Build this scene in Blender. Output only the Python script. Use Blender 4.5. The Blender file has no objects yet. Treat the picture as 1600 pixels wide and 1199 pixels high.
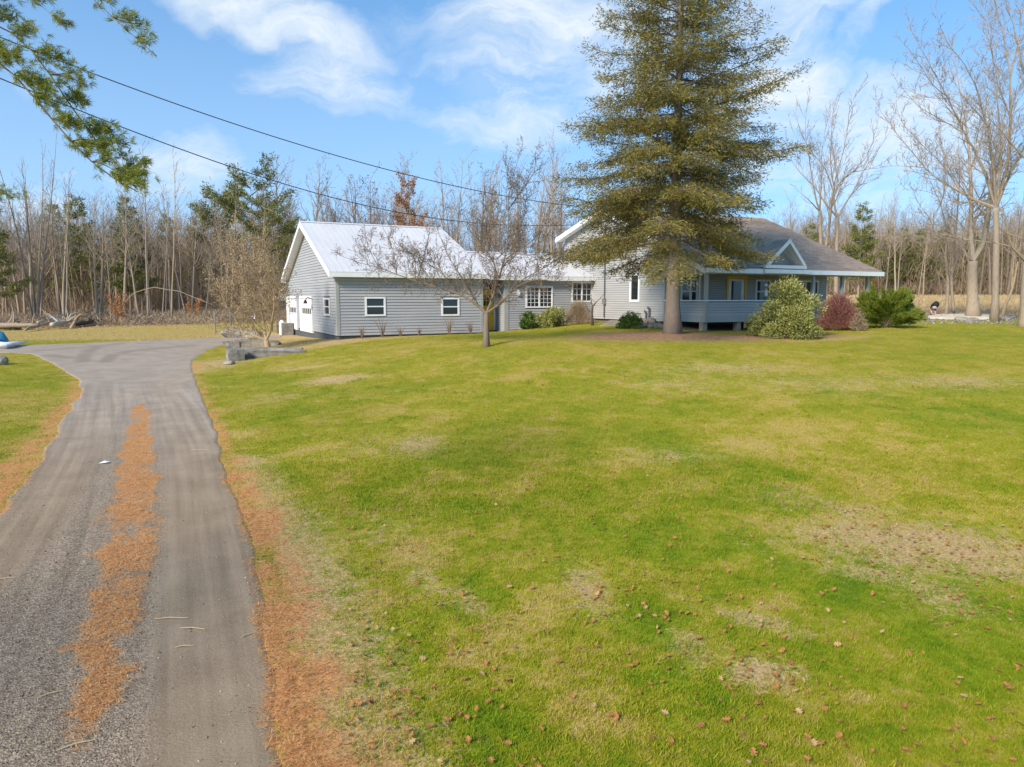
import bpy, math, random
import numpy as np
from mathutils import Vector, Matrix

S = bpy.context.scene
COL = S.collection
R = math.radians
rng = np.random.default_rng(7)
random.seed(7)

# ------------------------------------------------------------------ camera, sky, sun, exposure
CAMZ, FPX, PITCH = 3.3, 1100.0, math.atan(133.5 / 1100.0)
cam = bpy.data.cameras.new('camera'); cam_o = bpy.data.objects.new('camera', cam); COL.objects.link(cam_o)
cam.sensor_width = 36; cam.lens = 36 * FPX / 1600; cam.clip_end = 3000; cam.clip_start = 0.05
cam_o.location = (0, 0, CAMZ); cam_o.rotation_euler = (math.pi / 2 - PITCH, 0, 0)
S.camera = cam_o
S.view_settings.view_transform = 'Standard'; S.view_settings.look = 'None'
S.view_settings.exposure = 1.25; S.view_settings.gamma = 1.0
SUN_EL, SUN_AZ = R(33), math.atan2(-0.62, -0.78)
sv = Vector((math.sin(SUN_AZ) * math.cos(SUN_EL), math.cos(SUN_AZ) * math.cos(SUN_EL), math.sin(SUN_EL)))
sun = bpy.data.lights.new('sun', 'SUN'); sun.energy = 2.35; sun.angle = R(13.0); sun.color = (1.0, 0.9, 0.76)
sun_o = bpy.data.objects.new('sun', sun); COL.objects.link(sun_o)
sun_o.rotation_euler = sv.to_track_quat('Z', 'Y').to_euler(); sun_o.location = (-30, -20, 40)

def pdir(x, y):
    cp, sp = math.cos(PITCH), math.sin(PITCH)
    a, b = (x - 800) / FPX, (599.5 - y) / FPX
    return np.array([a, cp + b * sp, -sp + b * cp])
def at(x, y, D):
    d = pdir(x, y); t = D / d[1]
    return np.array([0, 0, CAMZ]) + d * t

W = bpy.data.worlds.new('World'); S.world = W; W.use_nodes = True
def build_world():
    nt = W.node_tree; N, L = nt.nodes, nt.links; N.clear()
    out = N.new('ShaderNodeOutputWorld'); bg = N.new('ShaderNodeBackground')
    L.new(bg.outputs[0], out.inputs[0])
    sky = N.new('ShaderNodeTexSky'); sky.sky_type = 'NISHITA'; sky.sun_disc = False
    sky.sun_elevation = SUN_EL; sky.sun_rotation = SUN_AZ % (2 * math.pi)
    sky.air_density = 1.15; sky.dust_density = 0.3; sky.ozone_density = 2.2; sky.altitude = 200
    bg.inputs[1].default_value = 0.12
    def M(op, a, b=None, c=None, clamp=False):
        n = N.new('ShaderNodeMath'); n.operation = op; n.use_clamp = clamp
        for i, v in enumerate((a, b, c)):
            if v is None: continue
            if isinstance(v, (int, float)): n.inputs[i].default_value = v
            else: L.new(v, n.inputs[i])
        return n.outputs[0]
    tc = N.new('ShaderNodeTexCoord'); sx = N.new('ShaderNodeSeparateXYZ'); L.new(tc.outputs['Generated'], sx.inputs[0])
    az = M('ARCTAN2', sx.outputs[0], sx.outputs[1]); el = M('ARCSINE', M('MINIMUM', M('MAXIMUM', sx.outputs[2], -1), 1))
    cb = N.new('ShaderNodeCombineXYZ'); L.new(az, cb.inputs[0]); L.new(el, cb.inputs[1])
    zz = N.new('ShaderNodeCombineXYZ'); L.new(sx.outputs[0], zz.inputs[0]); L.new(sx.outputs[1], zz.inputs[1]); L.new(M('ADD', M('MULTIPLY', M('MAXIMUM', sx.outputs[2], 0), .85), .17), zz.inputs[2])
    L.new(zz.outputs[0], sky.inputs[0])
    # domain warp
    w = N.new('ShaderNodeTexNoise'); w.inputs['Scale'].default_value = 7; w.inputs['Detail'].default_value = 5; L.new(cb.outputs[0], w.inputs[0])
    ws = N.new('ShaderNodeVectorMath'); ws.operation = 'SUBTRACT'; L.new(w.outputs['Color'], ws.inputs[0]); ws.inputs[1].default_value = (.5, .5, .5)
    wm = N.new('ShaderNodeVectorMath'); wm.operation = 'SCALE'; L.new(ws.outputs[0], wm.inputs[0]); wm.inputs['Scale'].default_value = 0.15
    wa = N.new('ShaderNodeVectorMath'); wa.operation = 'ADD'; L.new(cb.outputs[0], wa.inputs[0]); L.new(wm.outputs[0], wa.inputs[1])
    blobs = [ # px x, px y, half w, half h, tilt deg, strength
        (870, 95, 190, 125, 15, 1.0), (775, 190, 130, 60, -5, .72), (965, 40, 120, 90, 0, .9), (905, 20, 60, 60, 0, .5),
        (1215, 40, 75, 60, 0, .95), (1190, 140, 90, 150, 20, .85), (1320, 100, 85, 20, 52, .6), (1245, 60, 60, 130, -10, .45),
        (430, 20, 170, 32, -12, .8), (500, 40, 90, 20, -18, .5), (540, 130, 110, 48, -6, .72), (560, 158, 90, 22, 0, .4),
        (1310, 235, 150, 70, 10, .9), (1420, 300, 120, 55, 0, .7), (1260, 300, 60, 50, 0, .6), (1390, 190, 60, 40, 30, .4),
        (280, 262, 80, 44, -4, .8), (235, 235, 30, 22, 0, .4), (828, 205, 24, 20, 0, .8), (10, 150, 26, 14, 0, .6),
        (95, 250, 20, 12, 0, .5), (20, 335, 90, 60, 0, .8), (620, 60, 60, 22, 0, .3), (1560, 190, 120, 60, 0, .3), (1480, 60, 110, 50, 20, .2)]
    tot = None
    for bx_, by_, hw, hh, t, s in blobs:
        d = pdir(bx_, by_); d /= np.linalg.norm(d)
        a0, e0 = math.atan2(d[0], d[1]), math.asin(d[2])
        sub = N.new('ShaderNodeVectorMath'); sub.operation = 'SUBTRACT'; L.new(wa.outputs[0], sub.inputs[0]); sub.inputs[1].default_value = (a0, e0, 0)
        mp = N.new('ShaderNodeMapping'); mp.vector_type = 'TEXTURE'
        mp.inputs['Rotation'].default_value = (0, 0, R(t)); mp.inputs['Scale'].default_value = (hw / FPX * 1.5, hh / FPX * 1.5, 1)
        L.new(sub.outputs[0], mp.inputs[0])
        ln = N.new('ShaderNodeVectorMath'); ln.operation = 'LENGTH'; L.new(mp.outputs[0], ln.inputs[0])
        m = N.new('ShaderNodeMapRange'); m.interpolation_type = 'SMOOTHERSTEP'; L.new(ln.outputs['Value'], m.inputs[0])
        m.inputs[1].default_value = 0.15; m.inputs[2].default_value = 1.3; m.inputs[3].default_value = s; m.inputs[4].default_value = 0
        tot = m.outputs[0] if tot is None else M('MAXIMUM', tot, m.outputs[0])
    ms = N.new('ShaderNodeMapping'); ms.inputs['Rotation'].default_value = (0, 0, R(25)); ms.inputs['Scale'].default_value = (5, 13, 1); L.new(wa.outputs[0], ms.inputs[0])
    nz = N.new('ShaderNodeTexNoise'); nz.inputs['Scale'].default_value = 1.0; nz.inputs['Detail'].default_value = 9; nz.inputs['Roughness'].default_value = .62; L.new(ms.outputs[0], nz.inputs[0])
    # broad cloudiness of the rest of the sky
    ng = N.new('ShaderNodeTexNoise'); ng.inputs['Scale'].default_value = 2.2; ng.inputs['Detail'].default_value = 3; L.new(tc.outputs['Generated'], ng.inputs[0])
    bgd = M('MULTIPLY', M('SUBTRACT', ng.outputs[0], 0.38, clamp=True), 1.7)
    dens = M('ADD', M('MULTIPLY', tot, 0.95), M('ADD', bgd, M('MULTIPLY', M('SUBTRACT', nz.outputs[0], .5), .85)))
    mr = N.new('ShaderNodeMapRange'); mr.interpolation_type = 'SMOOTHSTEP'; L.new(dens, mr.inputs[0]); mr.inputs[1].default_value = .12; mr.inputs[2].default_value = 1.3
    # low haze near the horizon
    hz = N.new('ShaderNodeMapRange'); L.new(el, hz.inputs[0]); hz.inputs[1].default_value = 0.0; hz.inputs[2].default_value = 0.5; hz.inputs[3].default_value = .5; hz.inputs[4].default_value = 0
    wn = N.new('ShaderNodeTexNoise'); wn.inputs['Scale'].default_value = 9; wn.inputs['Detail'].default_value = 8; wn.inputs['Roughness'].default_value = .65; wn.inputs['Distortion'].default_value = .5
    m2 = N.new('ShaderNodeMapping'); m2.inputs['Rotation'].default_value = (0, 0, R(-35)); m2.inputs['Scale'].default_value = (.5, 1.7, 1); L.new(wa.outputs[0], m2.inputs[0]); L.new(m2.outputs[0], wn.inputs[0])
    wr = N.new('ShaderNodeMapRange'); L.new(wn.outputs[0], wr.inputs[0]); wr.inputs[1].default_value = .35; wr.inputs[2].default_value = .66; wr.inputs[3].default_value = .38; wr.inputs[4].default_value = 1.12
    cl = M('MAXIMUM', M('MULTIPLY', mr.outputs[0], wr.outputs[0]), hz.outputs[0])
    cl = M('MULTIPLY', cl, .96, clamp=True)
    tint = N.new('ShaderNodeMix'); tint.data_type = 'RGBA'; tint.blend_type = 'MULTIPLY'; tint.inputs[0].default_value = 1
    L.new(sky.outputs[0], tint.inputs[6]); tint.inputs[7].default_value = SKY_GAIN
    mx = N.new('ShaderNodeMix'); mx.data_type = 'RGBA'; L.new(cl, mx.inputs[0]); L.new(tint.outputs[2], mx.inputs[6]); mx.inputs[7].default_value = CLOUD
    L.new(mx.outputs[2], bg.inputs[0])
SKY_GAIN = (.30, .67, .86, 1); CLOUD = (3.1, 3.4, 3.65, 1)
build_world()

# ------------------------------------------------------------------ terrain
ctrl = []
def cpx(x, y, D): p = at(x, y, D); ctrl.append(tuple(p))
for p in [(0, 0, 0), (-6, 3, 0), (6, 3, 0), (-12, 8, 0), (0, 8, 0.0), (8, 8, .05), (-20, 0, 0), (20, 0, .1), (-40, 0, 0), (40, 0, .3), (0, -25, 0), (-30, -25, 0), (30, -25, 0),
          (-8, 15, .12), (0, 14, .3), (9, 14, .4), (-20, 18, .3), (20, 16, .7), (35, 30, 1.4), (4, 20, .85), (12, 22, 1.15), (-3, 22, .75), (-9, 25, .45)]:
    ctrl.append(p)
for q in [(528, 531, 35), (750, 521, 39), (445, 525, 45), (760, 542, 27), (925, 501, 42), (1037, 504, 36.5), (985, 513, 34), (1103, 517, 33.8), (1050, 521, 30),
          (1130, 511, 37), (1230, 526, 31), (1390, 514, 33), (1300, 505, 40), (1500, 500, 50), (1590, 506, 44), (1510, 493, 56), (1480, 484.5, 72), (1480, 463.5, 190), (1700, 463.5, 190),
          (1200, 463.5, 190), (200, 545, 34), (60, 548, 33), (330, 531, 40), (200, 512, 55), (60, 513, 56), (100, 498, 75), (300, 494, 75), (-200, 500, 70), (420, 548, 34)]:
    cpx(*q)
for p in [(0, 90, 2.5), (-40, 140, 1.6), (-120, 140, 1.5), (120, 60, 2.2), (160, 150, 3.5), (0, 260, 4.2), (-200, 300, 3), (250, 300, 4.5), (0, 420, 5), (-60, 30, .6), (10, 48, 2.2), (-5, 55, 1.6)]:
    ctrl.append(p)
ctrl = np.array(ctrl); CX = ctrl[:, :2] / 30.0
def _U(r2): return np.where(r2 > 1e-12, r2 * np.log(r2 + 1e-12), 0)
_n = len(CX); _K = _U(((CX[:, None] - CX[None]) ** 2).sum(-1)) + np.eye(_n) * 0.004
_P = np.c_[np.ones(_n), CX]; _A = np.block([[_K, _P], [_P.T, np.zeros((3, 3))]])
_w = np.linalg.solve(_A, np.r_[ctrl[:, 2], 0, 0, 0])
def gz(x, y):
    x = np.atleast_1d(np.asarray(x, float)); y = np.atleast_1d(np.asarray(y, float)); sh = x.shape
    q = np.c_[np.clip(x.ravel(), -400, 400), np.clip(y.ravel(), -60, 450)] / 30.0; out = np.empty(len(q))
    for i in range(0, len(q), 20000):
        c = q[i:i + 20000]
        out[i:i + 20000] = _U(((c[:, None] - CX[None]) ** 2).sum(-1)) @ _w[:_n] + _w[_n] + c @ _w[_n + 1:]
    return out.reshape(sh)
def g1(x, y): return float(gz(x, y)[0])
def gnd(x, y):
    d = pdir(x, y); t = np.geomspace(3, 320, 900); P = np.array([0, 0, CAMZ]) + d * t[:, None]
    h = P[:, 2] - gz(P[:, 0], P[:, 1]); k = np.argmax(h < 0)
    if h[k] >= 0: k = 899
    a = h[k - 1] / max(h[k - 1] - h[k], 1e-9); p = P[k - 1] + (P[k] - P[k - 1]) * a
    return np.array([p[0], p[1], g1(p[0], p[1])])

# ------------------------------------------------------------------ helpers
def prop(o, label=None, cat=None, group=None, kind=None):
    if label: o['label'] = label
    if cat: o['category'] = cat
    if group: o['group'] = group
    if kind: o['kind'] = kind
    return o
def thing(name, label, cat, loc=(0, 0, 0), rotz=0, group=None):
    o = bpy.data.objects.new(name, None); COL.objects.link(o); o.location = [float(v) for v in loc]; o.rotation_euler = (0, 0, rotz); o.empty_display_size = .3
    return prop(o, label, cat, group)
def link(name, me, parent=None, loc=None):
    o = bpy.data.objects.new(name, me); COL.objects.link(o); o.parent = parent
    if loc is not None: o.location = [float(v) for v in loc]
    return o
class MB:
    def __init__(s): s.v = []; s.f = []; s.n = 0
    def add(s, vs, fs):
        s.v.append(np.asarray(vs, float).reshape(-1, 3)); n = s.n; s.f += [tuple(i + n for i in f) for f in fs]; s.n += len(s.v[-1]); return s
    def box(s, a, b):
        x0, y0, z0 = a; x1, y1, z1 = b
        return s.hexa([(x0, y0, z0), (x1, y0, z0), (x1, y1, z0), (x0, y1, z0), (x0, y0, z1), (x1, y0, z1), (x1, y1, z1), (x0, y1, z1)])
    def hexa(s, p): return s.add(p, [(0, 3, 2, 1), (4, 5, 6, 7), (0, 1, 5, 4), (1, 2, 6, 5), (2, 3, 7, 6), (3, 0, 4, 7)])
    def slab(s, q, t):  # quad (counter-clockwise seen from above) thickened downwards
        q = [np.array(p, float) for p in q]; dn = [p - np.array([0, 0, t]) for p in q]
        return s.hexa(dn + q)
    def prism(s, poly, off):  # planar polygon extruded by off
        k = len(poly); p = [np.array(a, float) for a in poly]; q = [a + np.array(off) for a in p]
        return s.add(p + q, [tuple(range(k))[::-1], tuple(range(k, 2 * k))] + [(i, (i + 1) % k, k + (i + 1) % k, k + i) for i in range(k)])
    def tube(s, pts, rad, n=5, cap=True):
        pts = np.asarray(pts, float); m = len(pts); rad = np.broadcast_to(np.asarray(rad, float), (m,))
        t = np.gradient(pts, axis=0); t /= np.linalg.norm(t, axis=1, keepdims=True) + 1e-9
        ref = np.array([0, 0, 1.0]) if abs(t[0, 2]) < .8 else np.array([1.0, 0, 0])
        a = np.cross(t, ref); a /= np.linalg.norm(a, axis=1, keepdims=True) + 1e-9; b = np.cross(t, a)
        ang = np.arange(n) * 2 * math.pi / n
        V = pts[:, None] + rad[:, None, None] * (a[:, None] * np.cos(ang)[None, :, None] + b[:, None] * np.sin(ang)[None, :, None])
        F = [(i * n + j, i * n + (j + 1) % n, (i + 1) * n + (j + 1) % n, (i + 1) * n + j) for i in range(m - 1) for j in range(n)]
        if cap: F.append(tuple(range(n))[::-1]); F.append(tuple((m - 1) * n + j for j in range(n)))
        return s.add(V.reshape(-1, 3), F)
    def mesh(s, name, m, smooth=False):
        me = bpy.data.meshes.new(name); me.from_pydata(np.concatenate(s.v).tolist(), [], s.f); me.materials.append(m)
        if smooth: me.shade_smooth()
        me.validate(); return me
    def build(s, name, m, parent=None, smooth=False, loc=None): return link(name, s.mesh(name, m, smooth), parent, loc)
def blades_mesh(name, P, D, Wd, Ln, wd, m, tint=None, curve=0.0):
    P, D, Wd = (np.asarray(a, float) for a in (P, D, Wd)); n = len(P)
    Ln = np.broadcast_to(Ln, (n,))[:, None]; wd = np.broadcast_to(wd, (n,))[:, None]
    up = np.array([0, 0, 1.0]) * curve * Ln
    V = np.stack([P, P + D * Ln * .45 + Wd * wd + up, P + D * Ln, P + D * Ln * .45 - Wd * wd + up], 1).reshape(-1, 3)
    me = bpy.data.meshes.new(name); me.vertices.add(4 * n); me.vertices.foreach_set('co', V.ravel())
    me.loops.add(4 * n); me.loops.foreach_set('vertex_index', np.arange(4 * n, dtype=np.int32))
    me.polygons.add(n); me.polygons.foreach_set('loop_start', np.arange(n, dtype=np.int32) * 4)
    me.update(calc_edges=True)
    if tint is not None:
        a = me.attributes.new('tint', 'FLOAT', 'FACE'); a.data.foreach_set('value', np.asarray(tint, np.float32))
    me.materials.append(m); return me
def unit(a): return a / (np.linalg.norm(a, axis=-1, keepdims=True) + 1e-9)
def rdir(n, rg): return unit(rg.normal(size=(n, 3)))

# ------------------------------------------------------------------ materials
MATS = {}
def base_mat(name, rough=.8, spec=.3):
    m = bpy.data.materials.new(name); m.use_nodes = True; b = m.node_tree.nodes['Principled BSDF']
    b.inputs['Roughness'].default_value = rough; b.inputs['Specular IOR Level'].default_value = spec; MATS[name] = m
    return m, m.node_tree, m.node_tree.nodes, m.node_tree.links, b
def ramp(N, L, fac, stops):
    r = N.new('ShaderNodeValToRGB'); e = r.color_ramp.elements
    while len(e) < len(stops): e.new(.5)
    for el_, (p, c) in zip(e, stops): el_.position = p; el_.color = (*c, 1)
    L.new(fac, r.inputs[0]); return r.outputs[0]
def noise(N, L, vec, scale, detail=4, rough=.55, dist=0):
    n = N.new('ShaderNodeTexNoise'); n.inputs['Scale'].default_value = scale; n.inputs['Detail'].default_value = detail; n.inputs['Roughness'].default_value = rough; n.inputs['Distortion'].default_value = dist
    if vec is not None: L.new(vec, n.inputs[0])
    return n.outputs[0]
def mixc(N, L, f, a, b, mode='MIX'):
    n = N.new('ShaderNodeMix'); n.data_type = 'RGBA'; n.blend_type = mode
    if isinstance(f, (int, float)): n.inputs[0].default_value = f
    else: L.new(f, n.inputs[0])
    for i, v in ((6, a), (7, b)):
        if isinstance(v, tuple): n.inputs[i].default_value = (*v, 1)
        else: L.new(v, n.inputs[i])
    return n.outputs[2]
def mth(N, L, op, a, b=None, clamp=False):
    n = N.new('ShaderNodeMath'); n.operation = op; n.use_clamp = clamp
    for i, v in enumerate((a, b)):
        if v is None: continue
        if isinstance(v, (int, float)): n.inputs[i].default_value = v
        else: L.new(v, n.inputs[i])
    return n.outputs[0]
def geo(N): return N.new('ShaderNodeNewGeometry').outputs['Position']
def objc(N): return N.new('ShaderNodeTexCoord').outputs['Object']
def bump(N, L, b, h, st=.3, dist=.02):
    n = N.new('ShaderNodeBump'); n.inputs['Strength'].default_value = st; n.inputs['Distance'].default_value = dist; L.new(h, n.inputs['Height']); L.new(n.outputs[0], b.inputs['Normal'])
def nmat(name, c1, c2, scale=3, rough=.8, bmp=.0, spec=.3, detail=5, stretch=None, metal=0, c3=None):
    m, nt, N, L, b = base_mat(name, rough, spec); v = objc(N)
    if stretch:
        mp = N.new('ShaderNodeMapping'); mp.inputs['Scale'].default_value = stretch; L.new(v, mp.inputs[0]); v = mp.outputs[0]
    f = noise(N, L, v, scale, detail, .6)
    st = [(.3, c1), (.7, c2)] if c3 is None else [(.28, c1), (.5, c3), (.72, c2)]
    L.new(ramp(N, L, f, st), b.inputs['Base Color']); b.inputs['Metallic'].default_value = metal
    if bmp: bump(N, L, b, f, bmp)
    return m
def foliage(name, cols, trans=.25, rough=.6):
    """leaf material, colour from the per-leaf tint and a little position noise"""
    m, nt, N, L, b = base_mat(name, rough, .25)
    a = N.new('ShaderNodeAttribute'); a.attribute_name = 'tint'
    f = mth(N, L, 'ADD', mth(N, L, 'MULTIPLY', a.outputs['Fac'], .75), mth(N, L, 'MULTIPLY', noise(N, L, geo(N), 1.6, 3), .35))
    k = len(cols); c = ramp(N, L, f, [(.15 + .75 * i / (k - 1), q) for i, q in enumerate(cols)])
    L.new(c, b.inputs['Base Color'])
    t = N.new('ShaderNodeBsdfTranslucent'); L.new(c, t.inputs[0]); mx = N.new('ShaderNodeMixShader'); mx.inputs[0].default_value = trans
    o = N['Material Output'] if 'Material Output' in N else N.new('ShaderNodeOutputMaterial')
    L.new(b.outputs[0], mx.inputs[1]); L.new(t.outputs[0], mx.inputs[2]); L.new(mx.outputs[0], o.inputs[0]); return m
def bark(name, c1, c2, scale=6):
    m, nt, N, L, b = base_mat(name, .9, .15); g = geo(N)
    mp = N.new('ShaderNodeMapping'); mp.inputs['Scale'].default_value = (3, 3, .5); L.new(g, mp.inputs[0])
    f = noise(N, L, mp.outputs[0], scale, 6, .65); f2 = noise(N, L, g, .8, 2)
    c = ramp(N, L, f, [(.3, c1), (.7, c2)]); c = mixc(N, L, mth(N, L, 'MULTIPLY', f2, .5), c, tuple(x * 1.25 for x in c2))
    L.new(c, b.inputs['Base Color']); bump(N, L, b, f, .5, .03); return m

m_white = nmat('white_trim_paint', (.74, .74, .72), (.82, .82, .8), 2, .5)
m_siding = nmat('grey_siding', (.345, .345, .345), (.415, .415, .41), 1.2, .55, stretch=(.3, .3, 3))
m_siding2 = nmat('house_grey_siding', (.36, .35, .33), (.44, .425, .405), 1.2, .6, stretch=(.3, .3, 3))
m_gtrim = nmat('grey_corner_trim', (.31, .325, .3), (.37, .38, .35), 3, .5)
m_core = nmat('grey_sheathing', (.1, .1, .11), (.13, .13, .14), 3, .9)
m_found = nmat('dark_foundation', (.07, .075, .08), (.12, .12, .12), 5, .9, .3)
m_metal = nmat('pale_metal_roof', (.58, .56, .55), (.68, .66, .64), .8, .55, 0, .3, stretch=(1, .25, 1))
m_doorw = nmat('white_garage_door_paint', (.76, .74, .72), (.82, .8, .78), 1.5, .45)
m_yellow = nmat('yellow_door_paint', (.78, .42, .01), (.85, .5, .02), 4, .4)
m_glass, _, _, _, b_ = base_mat('dark_window_glass', .06, .6); b_.inputs['Base Color'].default_value = (.018, .022, .024, 1)
m_black = nmat('black_painted_metal', (.01, .01, .015), (.02, .02, .03), 5, .4)
m_curtain = nmat('pale_curtain', (.3, .3, .32), (.38, .37, .38), 6, .9)
m_wood = nmat('weathered_wood', (.16, .13, .1), (.26, .21, .16), 5, .85, .3, stretch=(1, 1, 8))
m_pipe = nmat('grey_pipe_metal', (.12, .13, .14), (.2, .2, .2), 5, .4, metal=.5)
m_bark = bark('grey_brown_bark', (.16, .12, .085), (.38, .3, .22))
m_bark2 = bark('pale_grey_bark', (.18, .135, .09), (.4, .315, .225))
m_barkr = bark('reddish_twig_bark', (.095, .068, .048), (.24, .185, .135))
m_barks = bark('spruce_bark', (.12, .095, .075), (.24, .19, .155), 9)
m_barkd = bark('dark_bark', (.04, .032, .026), (.12, .095, .075))
m_barkt = bark('tan_twig_bark', (.25, .175, .1), (.44, .32, .19))
m_birch = bark('white_birch_bark', (.32, .27, .2), (.52, .46, .37))
m_spruce = foliage('spruce_needles', [(.085, .095, .022), (.23, .195, .04), (.43, .325, .09)], .35)
m_pine = foliage('pine_needles_green', [(.08, .1, .028), (.19, .2, .05), (.38, .34, .1)], .2)
m_pinef = foliage('hanging_pine_needles', [(.1, .16, .02), (.23, .27, .035), (.46, .4, .08)], .35)
m_rhodo = foliage('rhododendron_leaves', [(.12, .15, .04), (.3, .3, .075), (.54, .49, .18)], .15, .45)
m_juni = foliage('juniper_foliage', [(.06, .1, .012), (.16, .21, .022), (.33, .33, .05)], .2)
m_barb = foliage('barberry_twigs_red', [(.17, .07, .06), (.34, .14, .115), (.5, .28, .18)], .2)
m_dark = foliage('dark_evergreen_leaves', [(.03, .06, .012), (.08, .14, .02), (.18, .24, .04)], .15, .45)
m_tan = foliage('dry_tan_leaves', [(.22, .15, .08), (.36, .26, .14), (.48, .37, .2)], .2)
m_orange = foliage('orange_dry_leaves', [(.3, .11, .03), (.45, .2, .07), (.55, .3, .13)], .3)
m_redd = foliage('reddish_bud_leaves', [(.17, .09, .07), (.26, .15, .12), (.35, .22, .15)], .2)
m_brush = foliage('dry_brush_stems', [(.22, .15, .09), (.39, .29, .185), (.56, .44, .3)], .2)
m_field = foliage('tall_dry_grass', [(.42, .28, .13), (.58, .42, .22), (.7, .54, .32)], .3)
m_needle = foliage('fallen_pine_needles', [(.4, .16, .05), (.62, .28, .09), (.75, .44, .18)], .1)
m_stone = nmat('grey_field_stone', (.13, .115, .1), (.34, .31, .27), 2.5, .9, .6, c3=(.23, .21, .18))
m_stone2 = nmat('tan_field_stone', (.2, .17, .12), (.42, .37, .28), 3, .9, .6, c3=(.3, .26, .2))
m_leafb = nmat('brown_oak_leaf', (.2, .08, .02), (.44, .21, .06), 14, .8)
m_leaft = nmat('tan_dry_leaf', (.33, .19, .07), (.5, .33, .15), 14, .8)

def shingle_mat():
    m, nt, N, L, b = base_mat('brown_asphalt_shingles', .95, .1); v = objc(N)
    br = N.new('ShaderNodeTexBrick'); L.new(v, br.inputs[0]); br.inputs['Scale'].default_value = 1.0; br.inputs['Brick Width'].default_value = .32; br.inputs['Row Height'].default_value = .14; br.inputs['Mortar Size'].default_value = .006
    br.inputs['Color1'].default_value = (.31, .225, .165, 1); br.inputs['Color2'].default_value = (.47, .355, .27, 1); br.inputs['Mortar'].default_value = (.2, .15, .12, 1)
    n = noise(N, L, v, .7, 5, .6); n2 = noise(N, L, v, 60, 2)
    c = mixc(N, L, ramp(N, L, n, [(.56, (0, 0, 0)), (.68, (1, 1, 1))]), br.outputs[0], (.55, .36, .24))
    c = mixc(N, L, mth(N, L, 'MULTIPLY', n2, .3), c, (.35, .3, .26)); L.new(c, b.inputs['Base Color']); return m
m_shingle = shingle_mat()

def lawn_color(N, L):
    g = geo(N)
    A = noise(N, L, g, .22, 4, .6, .4); B = noise(N, L, g, 1.1, 5, .62, .5); C_ = noise(N, L, g, 7, 6, .75)
    f = mth(N, L, 'ADD', mth(N, L, 'MULTIPLY', A, .34), mth(N, L, 'ADD', mth(N, L, 'MULTIPLY', B, .36), mth(N, L, 'MULTIPLY', C_, .3)))
    c = ramp(N, L, f, [(.39, (.16, .265, .01)), (.45, (.275, .345, .013)), (.515, (.44, .405, .028)), (.58, (.68, .5, .13))])
    # yellower with distance towards the house
    sp = N.new('ShaderNodeSeparateXYZ'); L.new(g, sp.inputs[0])
    mr = N.new('ShaderNodeMapRange'); L.new(sp.outputs[1], mr.inputs[0]); mr.inputs[1].default_value = 6; mr.inputs[2].default_value = 26; mr.inputs[4].default_value = .5
    c = mixc(N, L, mr.outputs[0], c, (.4, .33, .045))
    st = mth(N, L, 'MULTIPLY', mth(N, L, 'SUBTRACT', mth(N, L, 'ADD', mth(N, L, 'MULTIPLY', C_, .6), mth(N, L, 'MULTIPLY', B, .4)), .525, True), 4.5, True)
    c = mixc(N, L, st, c, (.5, .39, .17))
    return c, C_
def tuft_mat():
    m, nt, N, L, b = base_mat('grass_blades', .7, .2); c, _ = lawn_color(N, L)
    oi = N.new('ShaderNodeObjectInfo')
    c2 = mixc(N, L, mth(N, L, 'MULTIPLY', oi.outputs['Random'], .3), c, (.2, .33, .02))
    L.new(c2, b.inputs['Base Color']); t = N.new('ShaderNodeBsdfTranslucent'); L.new(c2, t.inputs[0]); mx = N.new('ShaderNodeMixShader'); mx.inputs[0].default_value = .4
    L.new(b.outputs[0], mx.inputs[1]); L.new(t.outputs[0], mx.inputs[2]); L.new(mx.outputs[0], N['Material Output'].inputs[0]); return m
m_tuft = tuft_mat()
def attrf(N, name): a = N.new('ShaderNodeAttribute'); a.attribute_name = name; return a.outputs['Fac']
def ground_mat():
    m, nt, N, L, b = base_mat('lawn_ground', .95, .1); g = geo(N)
    c, C_ = lawn_color(N, L)
    c = mixc(N, L, 1.0, c, (.8, .76, .8), 'MULTIPLY')
    fine = noise(N, L, g, 30, 4, .7); med = noise(N, L, g, 4.5, 5, .65)
    jit = mth(N, L, 'MULTIPLY', mth(N, L, 'SUBTRACT', mth(N, L, 'ADD', mth(N, L, 'MULTIPLY', med, .5), mth(N, L, 'MULTIPLY', fine, .5)), .5), 5.5)
    def layer(c, att, col, jf=1.0):
        a = attrf(N, att); f = mth(N, L, 'MULTIPLY', mth(N, L, 'ADD', mth(N, L, 'SUBTRACT', a, .5), mth(N, L, 'MULTIPLY', jit, .5 * jf)), 2.2)
        f = mth(N, L, 'ADD', f, .5, True); f = mth(N, L, 'MULTIPLY', f, mth(N, L, 'MULTIPLY', a, 8, True)); return mixc(N, L, f, c, col)
    straw = ramp(N, L, fine, [(.3, (.27, .17, .07)), (.55, (.54, .37, .16)), (.75, (.74, .55, .3))])
    need = ramp(N, L, fine, [(.3, (.3, .13, .045)), (.5, (.56, .255, .085)), (.7, (.74, .45, .2))])
    dirt = ramp(N, L, med, [(.3, (.19, .11, .06)), (.6, (.35, .21, .12)), (.75, (.5, .35, .2))])
    goldg = ramp(N, L, med, [(.3, (.36, .25, .05)), (.7, (.52, .38, .11))])
    c = layer(c, 'gold', goldg); c = layer(c, 'dry', straw, 1.35); c = layer(c, 'dirt', dirt, .8); c = layer(c, 'needle', need)
    L.new(c, b.inputs['Base Color']); bump(N, L, b, mth(N, L, 'ADD', fine, med), .6, .03); return m
m_ground = ground_mat()
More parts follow.
